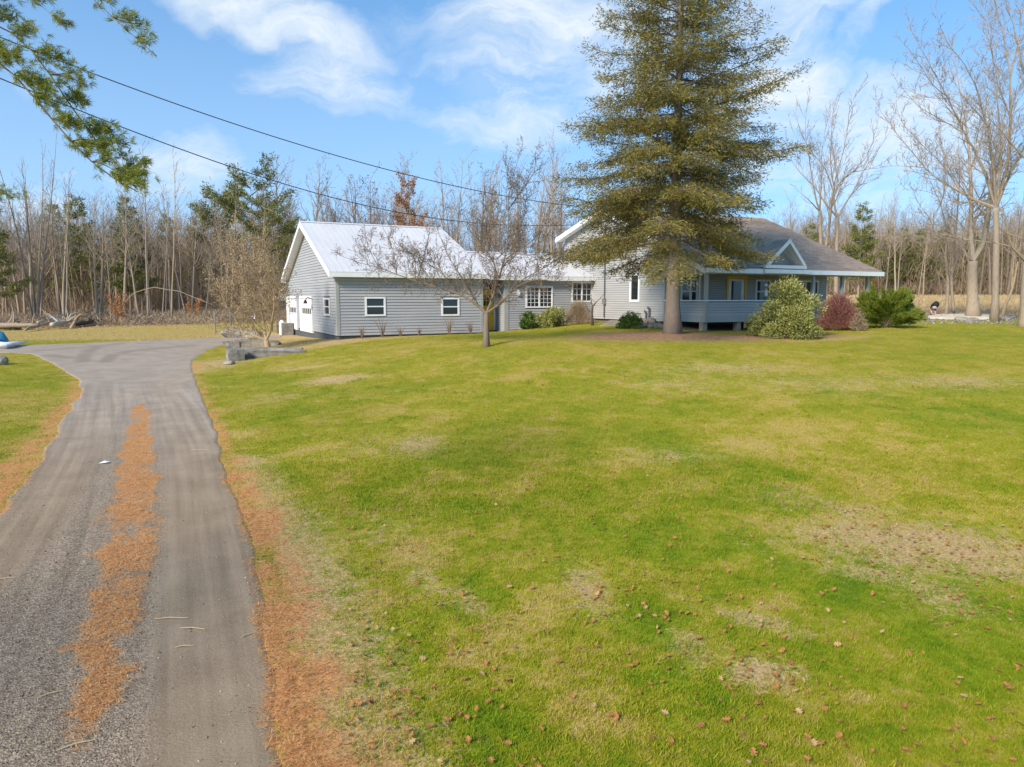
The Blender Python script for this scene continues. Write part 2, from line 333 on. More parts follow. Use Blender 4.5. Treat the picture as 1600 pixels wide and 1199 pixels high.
def drive_mat():
    m, nt, N, L, b = base_mat('gravel_driveway_surface', .92, .2); g = geo(N)
    v = N.new('ShaderNodeTexVoronoi'); v.inputs['Scale'].default_value = 55; L.new(g, v.inputs[0])
    vs = N.new('ShaderNodeSeparateColor'); L.new(v.outputs['Color'], vs.inputs[0])
    fine = noise(N, L, g, 40, 5, .75); med = noise(N, L, g, 1.3, 5, .6)
    c = ramp(N, L, mth(N, L, 'ADD', mth(N, L, 'MULTIPLY', vs.outputs[0], .55), mth(N, L, 'MULTIPLY', fine, .45)), [(.2, (.18, .13, .083)), (.5, (.31, .228, .148)), (.8, (.48, .37, .25))])
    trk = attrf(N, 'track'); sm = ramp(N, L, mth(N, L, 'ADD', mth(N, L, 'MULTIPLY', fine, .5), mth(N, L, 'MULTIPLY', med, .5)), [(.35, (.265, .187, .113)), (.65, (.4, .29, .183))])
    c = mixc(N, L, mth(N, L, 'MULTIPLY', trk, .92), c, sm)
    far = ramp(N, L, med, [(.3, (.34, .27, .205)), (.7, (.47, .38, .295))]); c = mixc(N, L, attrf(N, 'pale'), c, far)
    sg = N.new('ShaderNodeSeparateXYZ'); L.new(g, sg.inputs[0]); mp = N.new('ShaderNodeCombineXYZ'); L.new(mth(N, L, 'MULTIPLY', attrf(N, 'across'), 4.5), mp.inputs[0]); L.new(mth(N, L, 'MULTIPLY', sg.outputs[1], .16), mp.inputs[1])
    rfd = mth(N, L, 'MULTIPLY', mth(N, L, 'SUBTRACT', 28, sg.outputs[1]), .12, True); rut = ramp(N, L, noise(N, L, mp.outputs[0], 1.2, 4, .6), [(.35, (.8, .79, .78)), (.65, (1.1, 1.1, 1.1))]); c = mixc(N, L, rfd, c, mixc(N, L, 1.0, c, rut, 'MULTIPLY')); c = mixc(N, L, mth(N, L, 'MULTIPLY', attrf(N, 'tyre'), mth(N, L, 'MULTIPLY', med, .8)), c, (.17, .13, .1))
    nj = mth(N, L, 'MULTIPLY', mth(N, L, 'SUBTRACT', mth(N, L, 'ADD', mth(N, L, 'MULTIPLY', noise(N, L, g, 5, 5, .7), .6), mth(N, L, 'MULTIPLY', noise(N, L, g, 45, 3, .7), .4)), .5), 3.6)
    a = attrf(N, 'needle'); f = mth(N, L, 'ADD', mth(N, L, 'MULTIPLY', mth(N, L, 'ADD', mth(N, L, 'SUBTRACT', a, .5), nj), 2.4), .5, True)
    f = mth(N, L, 'MULTIPLY', f, mth(N, L, 'MULTIPLY', a, 6, True))
    need = ramp(N, L, noise(N, L, g, 35, 4, .7), [(.3, (.3, .13, .045)), (.5, (.56, .255, .085)), (.7, (.74, .45, .2))])
    c = mixc(N, L, f, c, need); L.new(c, b.inputs['Base Color'])
    bump(N, L, b, mth(N, L, 'ADD', mth(N, L, 'MULTIPLY', v.outputs['Distance'], mth(N, L, 'SUBTRACT', 1, trk)), fine), .7, .015); return m
m_drive = drive_mat()

# ------------------------------------------------------------------ ground masks
def wpts(l): return np.array([gnd(*p)[:2] for p in l])
def snoise(x, y, s, seed=0):
    r = np.random.default_rng(seed); o = np.zeros_like(np.asarray(x, float))
    for k in range(5):
        a, f, ph = r.uniform(0, 6.28), s * (1.7 ** k), r.uniform(0, 6.28, 2)
        o = o + np.sin(x * f * math.cos(a) + y * f * math.sin(a) + ph[0]) * np.cos(y * f * math.cos(a + .7) - x * f * .6 + ph[1]) / 1.4 ** k
    return o / 2.2
eR = wpts([(520, 1500), (462, 1199), (425, 1000), (402, 900), (377, 800), (358, 740), (345, 700), (328, 650), (310, 600), (300, 575), (303, 562), (322, 549), (355, 538), (400, 532), (441, 528)])
eL = wpts([(-1500, 1500), (-620, 1199), (-300, 1000), (-150, 900), (0, 795), (60, 720), (95, 665), (113, 635), (124, 610), (118, 592), (95, 575), (70, 562), (45, 553), (-50, 551), (-300, 553)])
eT = wpts([(-300, 546), (0, 541), (100, 538), (200, 534), (330, 529), (441, 524.5)])
poly = np.r_[[[eR[0][0], -6]], eR, eT[::-1], eL[::-1], [[eL[0][0] - 1, -6]]]
def interval(Y):
    a, b = poly, np.roll(poly, -1, 0); c = (a[:, 1] <= Y) != (b[:, 1] <= Y)
    a, b = a[c], b[c]
    if len(a) == 0: return None
    x = a[:, 0] + (Y - a[:, 1]) * (b[:, 0] - a[:, 0]) / (b[:, 1] - a[:, 1]); return x.min(), x.max()
Ys = np.r_[np.arange(-5.5, 18, .14), np.arange(18, 60, .2)]
iv = [interval(y) for y in Ys]; Ys = np.array([y for y, i in zip(Ys, iv) if i]); iv = np.array([i for i in iv if i])
xl = iv[:, 0] + snoise(Ys, Ys * 0 + 3, 1.3, 1) * .16; xr = iv[:, 1] + snoise(Ys, Ys * 0 + 9, 1.5, 2) * .13
def on_drive(x, y, grow=0.0): return (x > np.interp(y, Ys, xl) - grow) & (x < np.interp(y, Ys, xr) + grow) & (y < Ys[-1])
def edge_fn(l): p = wpts(l); o = np.argsort(p[:, 1]); return p[o, 1], p[o, 0]
mL = edge_fn([(60, 1250), (84, 1199), (88, 1100), (122, 1000), (130, 950), (148, 850), (158, 800), (186, 700), (204, 645), (212, 632)])
mR = edge_fn([(150, 1250), (160, 1199), (190, 1100), (216, 1000), (226, 950), (250, 850), (252, 800), (241, 700), (232, 645), (222, 632)])
sO = edge_fn([(700, 1400), (610, 1199), (580, 1100), (545, 1000), (508, 900), (455, 800), (396, 720), (366, 680), (336, 620), (318, 585), (330, 558)])
lO = edge_fn([(-900, 1199), (-420, 1000), (-100, 800), (0, 700), (40, 680), (78, 640), (100, 618), (112, 600)])
def sstep(x): x = np.clip(x, 0, 1); return x * x * (3 - 2 * x)
def needle_mask(x, y):
    x = np.asarray(x, float); y = np.asarray(y, float); w = snoise(x, y, 2.1, 5) * .12
    a, b = np.interp(y, *mL), np.interp(y, *mR); c, h = (a + b) / 2, np.maximum((b - a) / 2, .05)
    w = w + snoise(x, y, 5.5, 6) * .1; pt_ = np.clip(.86 + snoise(x, y, 1.9, 51) * .55, .1, 1.05); m = pt_ * sstep((1.35 - np.abs(x - c + w * 1.6) / h) / .95) * sstep((y - 4.6) / 2.5 + .35) * (y < mR[0][-1]) * .95
    e = np.interp(y, Ys, xr); o = np.maximum(np.interp(y, *sO), e + .25); t = (x - e) / (o - e)
    m2 = sstep((t + .3 + w * .6) / .4) * sstep((1.4 - t + w * 3.5) / 1.6) * (y < 30)
    e = np.interp(y, Ys, xl); o = np.minimum(np.interp(y, *lO), e - .3); t = (e - x) / (e - o)
    m3 = sstep((t + .3 + w * .6) / .4) * sstep((1.7 - t + w * 2) / 1.6) * (y < 27) * .9
    return np.clip(np.maximum(m, np.maximum(m2 * .95, m3) * np.clip(.92 + snoise(x, y, 2.3, 52) * .4, .3, 1)), 0, 1)
def blob(x, y, px_, py_, rx, ry, rot=0):
    c = gnd(px_, py_); dx, dy = x - c[0], y - c[1]; cr, sr = math.cos(rot), math.sin(rot)
    return np.exp(-(((dx * cr + dy * sr) / rx) ** 2 + ((-dx * sr + dy * cr) / ry) ** 2))
HO, HT = np.array([-8.65, 35.0]), R(27)
hu, hv = np.array([math.cos(HT), math.sin(HT)]), np.array([-math.sin(HT), math.cos(HT)])
def Hw(u, v): return HO + hu * u + hv * v
def Hl(x, y): dx, dy = x - HO[0], y - HO[1]; return dx * hu[0] + dy * hu[1], dx * hv[0] + dy * hv[1]
def masks(x, y):
    x = np.asarray(x, float); y = np.asarray(y, float); nz = snoise(x, y, .9, 8)
    dry = np.zeros_like(x)
    for q in [(1430, 850, 1.6, 1.0, -.3, 1.3), (1330, 800, .9, .7, 0, .8), (1540, 885, 1.1, .5, -.4, 1.0), (1190, 1052, .33, .3, 0, 1.2), (1178, 968, .55, .16, -.7, 1.1), (920, 920, .3, .8, .1, .8), (1240, 780, .8, .8, 0, .6),
              (1380, 900, .9, .35, -.5, .8), (660, 895, .2, .9, .3, .7), (735, 945, .2, .7, .5, .7), (525, 593, 1.1, .8, 0, 1.2), (650, 695, .7, .9, 0, .9), (430, 622, .9, .9, 0, .6), (470, 576, 1.4, .5, 0, .7), (1480, 940, .5, .5, 0, .7), (1080, 1010, .3, .4, 0, .7),
              (1500, 596, 2.2, 1.2, 0, .7), (1060, 600, 1.6, 1.2, 0, .5), (1150, 575, 3, 1, 0, .6), (1270, 530, 3.2, .8, .2, .9), (1300, 600, 3, 1.5, 0, .5), (560, 700, .6, 1.4, 0, .45), (1040, 715, 1.2, .8, 0, .5), (600, 830, .6, 1, 0, .4)]:
        dry = np.maximum(dry, blob(x, y, *q[:5]) * q[5])
    e = np.interp(y, Ys, xr); o = np.maximum(np.interp(y, *sO), e + .25); t = (x - e) / (o - e)
    dry = np.maximum(dry, sstep((2.3 - t) / 1.6) * (t > .3) * (y < 14) * .85)
    dry = np.maximum(dry, blob(x, y, 330, 570, 1.6, 2.4) * .9)
    u, v = Hl(x, y)
    dry = np.maximum(dry, sstep((2.3 + nz * .5 + v) / .9) * sstep((13 - u) / 1.5) * sstep((u + 3.4) / 1.6) * (v < 3) * .95)
    dry = np.maximum(dry, sstep((5.5 + u) / 2) * (u < 1) * sstep((v + 3) / 1.5) * (v < 16) * .8)
    dirt = np.maximum(blob(x, y, 1050, 524, 4.6, 2.1, .1) * 1.3, blob(x, y, 1210, 527, 3.8, 1.7, .3) * 1.1)
    dirt = np.maximum(dirt, blob(x, y, 920, 935, .12, .7, .2) * .4)
    dirt = np.maximum(dirt, (np.abs(u - 21) < 7) * (v > -9.8) * (v < 6) * 1.0 + (u > 6) * (u < 15) * (v > -.9) * (v < 1) * .8)
    dirt = np.maximum(dirt, blob(x, y, 410, 555, 1.8, 1.2) * .7)
    # log pile bank and wood floor on the left, gravel surround on the right
    dirt = np.maximum(dirt, sstep((y - 57 - (x + 30) * .28 + nz) / 3) * (x < -3))
    dirt = np.maximum(dirt, sstep((y - 53 + nz) / 2) * sstep((x - 22) / 4) * (y < 71) * .9)
    dirt = np.maximum(dirt, sstep((y - 45) / 4) * (x < 22) * (x > -10) * .9)
    gold = sstep((y - 38.6 + nz) / 1.5) * (x < -6) * sstep((64 - y) / 4)
    gold = np.maximum(gold, blob(x, y, 60, 640, 2.4, 3.2) * .85); gold = np.maximum(gold, blob(x, y, 0, 700, 1.4, 2.0) * .8)
    gold = np.maximum(gold, sstep((y - 68) / 3) * (x > 15))
    return dry, np.clip(dirt, 0, 1.2), gold
def setattr_(me, name, v):
    a = me.attributes.new(name, 'FLOAT', 'POINT'); a.data.foreach_set('value', np.asarray(v, np.float32).ravel())
def grid_mesh(name, X, Y, Z, m):
    r, c = X.shape; me = bpy.data.meshes.new(name); V = np.stack([X, Y, Z], -1).reshape(-1, 3)
    i = np.arange((r - 1) * (c - 1)); a = (i // (c - 1)) * c + i % (c - 1); q = np.stack([a, a + 1, a + c + 1, a + c], 1).astype(np.int32)
    me.vertices.add(len(V)); me.vertices.foreach_set('co', V.ravel()); me.loops.add(q.size); me.loops.foreach_set('vertex_index', q.ravel())
    me.polygons.add(len(q)); me.polygons.foreach_set('loop_start', np.arange(len(q), dtype=np.int32) * 4); me.update(calc_edges=True); me.shade_smooth()
    me.materials.append(m); return me
def axis(segs):
    o = []
    for a, b, st in segs: o += list(np.arange(a, b, st))
    return np.array(o + [segs[-1][1]])
gx = axis([(-420, -120, 20), (-120, -40, 4), (-40, -14, .6), (-14, -8, .22), (-8, 9, .12), (9, 18, .24), (18, 48, .8), (48, 130, 4), (130, 430, 20)])
gy = axis([(-60, -8, 4), (-8, 3, .6), (3, 16, .12), (16, 28, .22), (28, 50, .4), (50, 76, 1), (76, 200, 5), (200, 460, 20)])
GX, GY = np.meshgrid(gx, gy); GZ = gz(GX, GY) + snoise(GX, GY, .8, 4) * .003 * (np.abs(GX) < 60)
me = grid_mesh('ground', GX, GY, GZ, m_ground)
dr, di, go = masks(GX, GY)
for k, v in (('dry', dr), ('dirt', di), ('gold', go), ('needle', needle_mask(GX, GY))): setattr_(me, k, v)
prop(link('lawn', me), kind='structure')

T = np.linspace(0, 1, 81)[None, :]; DX = xl[:, None] * (1 - T) + xr[:, None] * T; DY = np.repeat(Ys[:, None], 81, 1)
DZ = gz(DX, DY) + .022 + snoise(DX, DY, .8, 4) * .003 - .03 * np.maximum(np.abs(T - .5) * 2 - .97, 0) / .03
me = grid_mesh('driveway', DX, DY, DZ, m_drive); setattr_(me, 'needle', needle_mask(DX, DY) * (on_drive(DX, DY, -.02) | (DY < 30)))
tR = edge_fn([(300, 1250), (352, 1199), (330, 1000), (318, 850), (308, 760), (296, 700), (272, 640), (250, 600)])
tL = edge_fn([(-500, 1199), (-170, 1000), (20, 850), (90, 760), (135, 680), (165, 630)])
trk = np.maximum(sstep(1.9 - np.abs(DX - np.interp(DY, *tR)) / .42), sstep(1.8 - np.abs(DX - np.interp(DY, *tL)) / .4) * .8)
td = np.full(DX.shape, 9.)
for arc in ([(128, 566), (131, 556), (142, 547), (162, 541), (190, 537)], [(165, 566), (176, 556), (200, 550), (250, 545), (300, 541)], [(60, 549), (110, 545), (160, 541)], [(75, 556), (110, 560)]):
    q = wpts(arc); q = np.stack([np.interp(np.linspace(0, 1, 60), np.linspace(0, 1, len(q)), q[:, i]) for i in (0, 1)], 1)
    for p in q: td = np.minimum(td, np.hypot(DX - p[0], DY - p[1]))
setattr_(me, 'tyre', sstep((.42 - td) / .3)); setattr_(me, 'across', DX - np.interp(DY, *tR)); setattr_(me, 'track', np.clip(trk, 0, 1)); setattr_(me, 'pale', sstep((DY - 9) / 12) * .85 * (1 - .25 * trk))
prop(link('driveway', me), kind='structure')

# ------------------------------------------------------------------ geometry-node scatter
def scatter(name, P, rot, scl, protos, kind='stuff', pick=None):
    """instances of the proto meshes on P (one object)"""
    me = bpy.data.meshes.new(name); me.vertices.add(len(P)); me.vertices.foreach_set('co', np.asarray(P, float).ravel())
    a = me.attributes.new('rot', 'FLOAT_VECTOR', 'POINT'); a.data.foreach_set('vector', np.asarray(rot, np.float32).ravel())
    s = np.asarray(scl, np.float32); s = np.repeat(s[:, None], 3, 1) if s.ndim == 1 else s
    a = me.attributes.new('scl', 'FLOAT_VECTOR', 'POINT'); a.data.foreach_set('vector', s.ravel())
    a = me.attributes.new('idx', 'INT', 'POINT'); a.data.foreach_set('value', (rng.integers(0, len(protos), len(P)) if pick is None else pick).astype(np.int32))
    c = bpy.data.collections.new(name + '_kinds')
    for i, pm in enumerate(protos): c.objects.link(bpy.data.objects.new(f'{name}_kind_{i:02d}', pm))
    o = link(name, me); o['kind'] = kind
    ng = bpy.data.node_groups.new(name, 'GeometryNodeTree'); N, L = ng.nodes, ng.links
    ng.interface.new_socket('Geometry', in_out='INPUT', socket_type='NodeSocketGeometry'); ng.interface.new_socket('Geometry', in_out='OUTPUT', socket_type='NodeSocketGeometry')
    gi, go_ = N.new('NodeGroupInput'), N.new('NodeGroupOutput'); ip = N.new('GeometryNodeInstanceOnPoints'); ci = N.new('GeometryNodeCollectionInfo')
    ci.inputs['Collection'].default_value = c; ci.inputs['Separate Children'].default_value = True; ci.inputs['Reset Children'].default_value = True
    L.new(gi.outputs[0], ip.inputs['Points']); L.new(ci.outputs[0], ip.inputs['Instance']); ip.inputs['Pick Instance'].default_value = True
    for nm, ty, sk in (('rot', 'FLOAT_VECTOR', 'Rotation'), ('scl', 'FLOAT_VECTOR', 'Scale'), ('idx', 'INT', 'Instance Index')):
        na = N.new('GeometryNodeInputNamedAttribute'); na.data_type = ty; na.inputs['Name'].default_value = nm; L.new(na.outputs['Attribute'], ip.inputs[sk])
    L.new(ip.outputs[0], go_.inputs[0]); md = o.modifiers.new('scatter', 'NODES'); md.node_group = ng; return o
def zrot(n, tilt=0.0): return np.c_[rng.normal(0, tilt, n), rng.normal(0, tilt, n), rng.uniform(0, 6.283, n)]
def in_view(x, y, m=.08): return (np.abs(x) < y * (800 / FPX + m) + 1.0)
def spread(n, y0, y1, power=1.0):
    """points in the camera's wedge, denser close by"""
    y = y0 * (y1 / y0) ** (rng.uniform(0, 1, n) ** power); x = rng.uniform(-1, 1, n) * (y * .8 + .6); return x, y

# grass
def tuft(seed, n, h, sp, wd):
    r = np.random.default_rng(seed); P = np.c_[r.normal(0, sp, (n, 2)), np.zeros(n)]; D = unit(np.c_[r.normal(0, .55, (n, 2)), np.ones(n)])
    Wd = unit(np.c_[r.normal(size=(n, 2)), np.zeros(n)]); return blades_mesh('grass_tuft', P, D, Wd, r.uniform(.5, 1, n) * h, wd, m_tuft)
tufts = [tuft(i, 16, .042, .045, .0022) for i in range(4)]
tuftsB = [tuft(i + 9, 22, .055, .13, .006) for i in range(4)]
def grass_pts(n, y0, y1, pw=1.0):
    x, y = spread(n, y0, y1, pw); d, di_, go_ = masks(x, y); nd = needle_mask(x, y); u, v = Hl(x, y)
    bare = np.clip((d - .1 + snoise(x, y, 6, 41) * .35) * .8, 0, .93) * (d > .08) + np.clip(di_ * 1.3, 0, 1) + sstep((nd - .25) / .5) * .97
    k = (rng.uniform(0, 1, n) > bare) & ~on_drive(x, y, -.04) & ~((u > -.4) & (v > -.3) & (u < 15)) & ~((u > 14.5) & (v > -9.6))
    return x[k], y[k]
x, y = grass_pts(62000, 3.6, 13, .9)
scatter('grass', np.c_[x, y, gz(x, y) + snoise(x, y, .8, 4) * .003 - .004], zrot(len(x), .12), rng.uniform(.65, 1.15, len(x)) * np.exp(rng.normal(0, .24, len(x))) * (1 + .04 * (y - 4)), tufts)
x, y = grass_pts(46000, 10, 40, .75)
o = scatter('grass', np.c_[x, y, gz(x, y) - .006], zrot(len(x), .1), rng.uniform(.7, 1.2, len(x)), tuftsB)
# fallen needles as real needles over the bands
def needles(n, y0, y1, name):
    x, y = spread(n * 6, y0, y1, .9); nd = needle_mask(x, y); k = rng.uniform(.25, 1.15, len(x)) < nd; x, y = x[k][:n], y[k][:n]; k = len(x)
    a = rng.uniform(0, 6.283, k); D = np.c_[np.cos(a), np.sin(a), rng.normal(0, .12, k)]; Wd = np.c_[-np.sin(a), np.cos(a), np.zeros(k)]
    return prop(link(name, blades_mesh(name, np.c_[x, y, gz(x, y) + .03 + rng.uniform(0, .012, k)], D, Wd, rng.uniform(.06, .12, k), .0016 + .00018 * y, m_needle, rng.uniform(0, 1, k))), kind='stuff')
needles(60000, 4, 24, 'pine_needle_litter')
# loose gravel stones
def pebble(seed):
    r = np.random.default_rng(seed); import bmesh
    bm = bmesh.new(); bmesh.ops.create_icosphere(bm, subdivisions=1, radius=.5)
    for v in bm.verts: v.co = Vector((v.co.x * 1.2, v.co.y, v.co.z * .6)) * r.uniform(.75, 1.2)
    me = bpy.data.meshes.new('pebble'); bm.to_mesh(me); bm.free(); me.materials.append(m_peb); return me
m_peb, _n1, N_, L_, b_ = base_mat('gravel_stones', .9, .2)
L_.new(ramp(N_, L_, N_.new('ShaderNodeObjectInfo').outputs['Random'], [(.1, (.11, .08, .05)), (.5, (.28, .21, .14)), (.95, (.5, .4, .28))]), b_.inputs['Base Color'])
x, y = spread(70000, 3.8, 15, .9); k = on_drive(x, y, .05); x, y = x[k], y[k]
tr_ = np.maximum(sstep(1.9 - np.abs(x - np.interp(y, *tR)) / .42), sstep(1.8 - np.abs(x - np.interp(y, *tL)) / .4) * .7)
k = rng.uniform(0, 1, len(x)) > tr_ * .93; x, y = x[k], y[k]
scatter('gravel', np.c_[x, y, gz(x, y) + .024 + snoise(x, y, .8, 4) * .003], rng.uniform(0, 6.28, (len(x), 3)), rng.gamma(3, .0021, len(x)) + .0035, [pebble(i) for i in range(3)])

# ------------------------------------------------------------------ buildings
class Bld:
    """a building part-builder in the house axes: u along the front, v to the back, z up"""
    def __init__(s, name, label, cat, u0, v0, z0):
        s.o = (u0, v0, z0); w = Hw(u0, v0); s.root = thing(name, label, cat, (w[0], w[1], z0), HT)
    def build(s, mb, name, m, parent=None, kind=None, label=None, smooth=False):
        mb.v = [v - np.array(s.o) for v in mb.v]; o = mb.build(name, m, parent or s.root, smooth)
        return prop(o, label, kind=kind)
def fb(mb, plane, c, a0, a1, z0, z1, d0, d1):
    """box on a facade: plane 'f' faces -v at v=c, 'g' faces -u at u=c; d = distance outwards"""
    if plane == 'f': return mb.box((a0, c - d1, z0), (a1, c - d0, z1))
    return mb.box((c - d1, a0, z0), (c - d0, a1, z1))
def siding(B, parent, plane, c, a0, a1, z0, z1, h, openings=(), clip=None, m=None, tk=.03):
    z = z0
    while z < z1 - .02:
        zt = min(z + h, z1) - .013; lo, hi = a0, a1
        if clip: lo, hi = clip(zt)
        segs = [(lo, hi)]
        for oa, ob, oz0, oz1 in openings:
            if oz0 < (z + zt) / 2 < oz1:
                segs = [q for s_ in segs for q in ((s_[0], min(s_[1], oa)), (max(s_[0], ob), s_[1])) if q[1] - q[0] > .03]
        for p, q in segs:
            if q - p < .05: continue
            mb = MB(); t0, t1 = tk, .004
            if plane == 'f': mb.hexa([(p, c - t0, z), (q, c - t0, z), (q, c, z), (p, c, z), (p, c - t1, zt), (q, c - t1, zt), (q, c, zt), (p, c, zt)])
            else: mb.hexa([(c - t0, q, z), (c - t0, p, z), (c, p, z), (c, q, z), (c - t1, q, zt), (c - t1, p, zt), (c, p, zt), (c, q, zt)])
            B.build(mb, 'clapboard', m or m_siding, parent)
        z = zt + .013
def window(B, plane, c, a0, a1, z0, z1, fw=.09, rail=True, mull=0, grid=(0, 0), name='window', m=None, label=None):
    m = m or m_white; mb = MB()
    fb(mb, plane, c, a0, a0 + fw, z0, z1, -.06, .05); fb(mb, plane, c, a1 - fw, a1, z0, z1, -.06, .05)
    fb(mb, plane, c, a0 + fw, a1 - fw, z0, z0 + fw, -.06, .053); fb(mb, plane, c, a0 + fw, a1 - fw, z1 - fw, z1, -.06, .053)
    w = B.build(mb, name, m, label=label); a0 += fw; a1 -= fw; z0 += fw; z1 -= fw
    cells = []
    n = mull + 1
    for i in range(n):
        p, q = a0 + (a1 - a0) * i / n, a0 + (a1 - a0) * (i + 1) / n
        if i: B.build(fb(MB(), plane, c, p - .045, p + .045, z0, z1, -.05, .045), 'mullion', m, w)
        p2, q2 = (p + .045 if i else p), (q - .045 if i < n - 1 else q)
        if rail:
            zm = (z0 + z1) / 2; B.build(fb(MB(), plane, c, p2, q2, zm - .03, zm + .03, -.04, .035), 'meeting_rail', m, w); cells += [(p2, q2, z0, zm - .03), (p2, q2, zm + .03, z1)]
        else: cells.append((p2, q2, z0, z1))
    for p, q, r_, t in cells:
        B.build(fb(MB(), plane, c, p, q, r_, t, -.045, .0), 'pane', m_glass, w)
        g = MB()
        for i in range(1, grid[0] + 1): k = p + (q - p) * i / (grid[0] + 1); fb(g, plane, c, k - .011, k + .011, r_, t, 0, .014)
        for i in range(1, grid[1] + 1): k = r_ + (t - r_) * i / (grid[1] + 1); fb(g, plane, c, p, q, k - .011, k + .011, 0, .011)
        if g.n: B.build(g, 'muntin', m, w)
    return w
def solve(x, v, u_or=None, off=0):
    """u where pixel column x meets the line v=const"""
    r = (x - 800) / FPX; o = HO + hv * v; return (r * o[1] - o[0]) / (hu[0] - r * hu[1])
def solve_v(x, u):
    r = (x - 800) / FPX; o = HO + hu * u; return (r * o[1] - o[0]) / (hv[0] - r * hv[1])
def zat(y, u, v):
    D = Hw(u, v)[1]; d = pdir(800, y); return CAMZ + d[2] * D / d[1]

# garage -----------------------------------------------------------
GU = solve(754, 0); GV = 13.4; ZB = 1.44; ZE = 4.62; RS = math.tan(R(23.2)); ZR = ZE + RS * GV / 2 + .08
B = Bld('garage_building', 'grey clapboard garage with white metal roof and two white overhead doors', 'garage', 0, 0, 1.0)
apex = ZE + RS * GV / 2
wall = B.build(MB().prism([(.02, .02, ZB), (.02, GV - .02, ZB), (.02, GV - .02, ZE), (.02, GV / 2, apex), (.02, .02, ZE)], (GU - .04, 0, 0)), 'wall', m_core)
vd = [(solve_v(489, 0), solve_v(471.5, 0)), (solve_v(465.5, 0), solve_v(451, 0))]
ZD0, ZD1 = 1.3, 3.28
wv = (solve_v(517.5, 0), solve_v(508.8, 0)); wz = (zat(494, 0, wv[0]), zat(465.5, 0, wv[0]))
opG = [(a - .05, b + .05, ZD0 - 1, ZD1 + .05) for a, b in vd] + [(wv[0], wv[1], *wz)]
def clipG(z):
    if z <= ZE: return 0, GV
    d = (z - ZE) / RS; return d, GV - d
siding(B, wall, 'g', 0, 0, GV, ZB, apex - .1, .15, opG, clipG)
w1 = (solve(571.5, 0), solve(603.5, 0)); w2 = (solve(690, 0), solve(718, 0)); z1 = (zat(494.5, w1[0], 0), zat(464, w1[0], 0)); z2 = (zat(494, w2[0], 0), zat(465.2, w2[0], 0))
siding(B, wall, 'f', 0, 0, GU, ZB, ZE, .15, [(*w1, *z1), (*w2, *z2)])
B.build(MB().box((.06, .06, .6), (GU - .06, GV - .06, ZB)), 'foundation', m_found)
window(B, 'f', 0, *w1, *z1); window(B, 'f', 0, *w2, *z2); window(B, 'g', 0, *wv, *wz, fw=.1)
for pl, a in (('f', 0), ('g', 0), ('f', GU - .12), ('g', GV - .12)):
    B.build(fb(MB(), pl, 0, a - (.035 if a == 0 else 0), a + .12 + (.035 if a else 0), ZB, ZE, .0, .036 if pl == 'f' else .033), 'corner_board', m_gtrim)
for i, (a, b) in enumerate(vd):
    d = MB(); fb(d, 'g', 0, a - .12, a, ZD0, ZD1, -.1, .05); fb(d, 'g', 0, b, b + .12, ZD0, ZD1, -.1, .05); fb(d, 'g', 0, a - .12, b + .12, ZD1, ZD1 + .14, -.1, .056)
    door = B.build(d, 'garage_door', m_white); n = 4; hh = (ZD1 - ZD0) / n
    for k in range(n):
        z = ZD0 + hh * k; p = B.build(fb(MB(), 'g', 0, a, b, z, z + hh - .012, -.015, .01), 'door_panel', m_doorw, door)
        for j in range(6):
            w_ = (b - a) / 6; q = a + w_ * j
            if k == 2 and j < 5: B.build(fb(MB(), 'g', 0, q + .1, q + w_ - .08, z + .09, z + hh - .08, .01, .014), 'pane', m_glass, door)
            elif k != 2: B.build(fb(MB(), 'g', 0, q + .06, q + w_ - .06, z + .08, z + hh - .1, .01, .018), 'raised_panel', m_doorw, door)
# roof: panels with standing ribs
def metal_roof(B, u0, u1, ve, vr, ze, zr, pitchw=.92):
    n = max(1, round((u1 - u0) / pitchw)); w_ = (u1 - u0) / n; roof = None
    for i in range(n):
        a, b = u0 + w_ * i, u0 + w_ * (i + 1); mb = MB().slab([(a, ve, ze), (b, ve, ze), (b, vr, zr), (a, vr, zr)], .03)
        for k in range(3):
            c = a + w_ * (k + .02) / 3; mb.slab([(c, ve, ze + .013), (c + .05, ve, ze + .013), (c + .035, vr, zr + .013), (c + .015, vr, zr + .013)], .012)
        if roof is None: roof = B.build(mb, 'roof', m_metal)
        else: B.build(mb, 'roof_panel', m_metal, roof)
    return roof
OV = .38; zef = ZE + .12 - RS * OV
roof = metal_roof(B, -.42, GU + .3, -OV, GV / 2, zef, ZR + .04)
B.build(MB().slab([(-.42, GV / 2, ZR + .04), (GU + .3, GV / 2, ZR + .04), (GU + .3, GV + OV, zef), (-.42, GV + OV, zef)], .03), 'roof_panel', m_metal, roof)
B.build(MB().slab([(-.44, GV / 2 - .16, ZR + .02), (GU + .31, GV / 2 - .16, ZR + .02), (GU + .31, GV / 2, ZR + .09), (-.44, GV / 2, ZR + .09)], .02), 'ridge_cap', m_metal, roof)
B.build(MB().box((-.42, -OV - .02, zef - .25), (GU + .28, -OV + .02, zef - .035)), 'fascia', m_white)
B.build(MB().box((-.4, -OV + .03, zef - .24), (GU + .26, -.03, zef - .21)), 'soffit', m_white)
for sgn in (0, 1):
    va, vb = (-OV, GV / 2) if not sgn else (GV + OV, GV / 2)
    B.build(MB().hexa([(-.45, va, zef - .27), (-.41, va, zef - .27), (-.41, vb, ZR - .25), (-.45, vb, ZR - .25), (-.45, va, zef - .03), (-.41, va, zef - .03), (-.41, vb, ZR + .0), (-.45, vb, ZR + .0)]), 'rake_board', m_white)
    B.build(MB().hexa([(-.4, va, zef - .24), (-.03, va, zef - .24), (-.03, vb, ZR - .22), (-.4, vb, ZR - .22), (-.4, va, zef - .2), (-.03, va, zef - .2), (-.03, vb, ZR - .18), (-.4, vb, ZR - .18)]), 'rake_soffit', m_white)
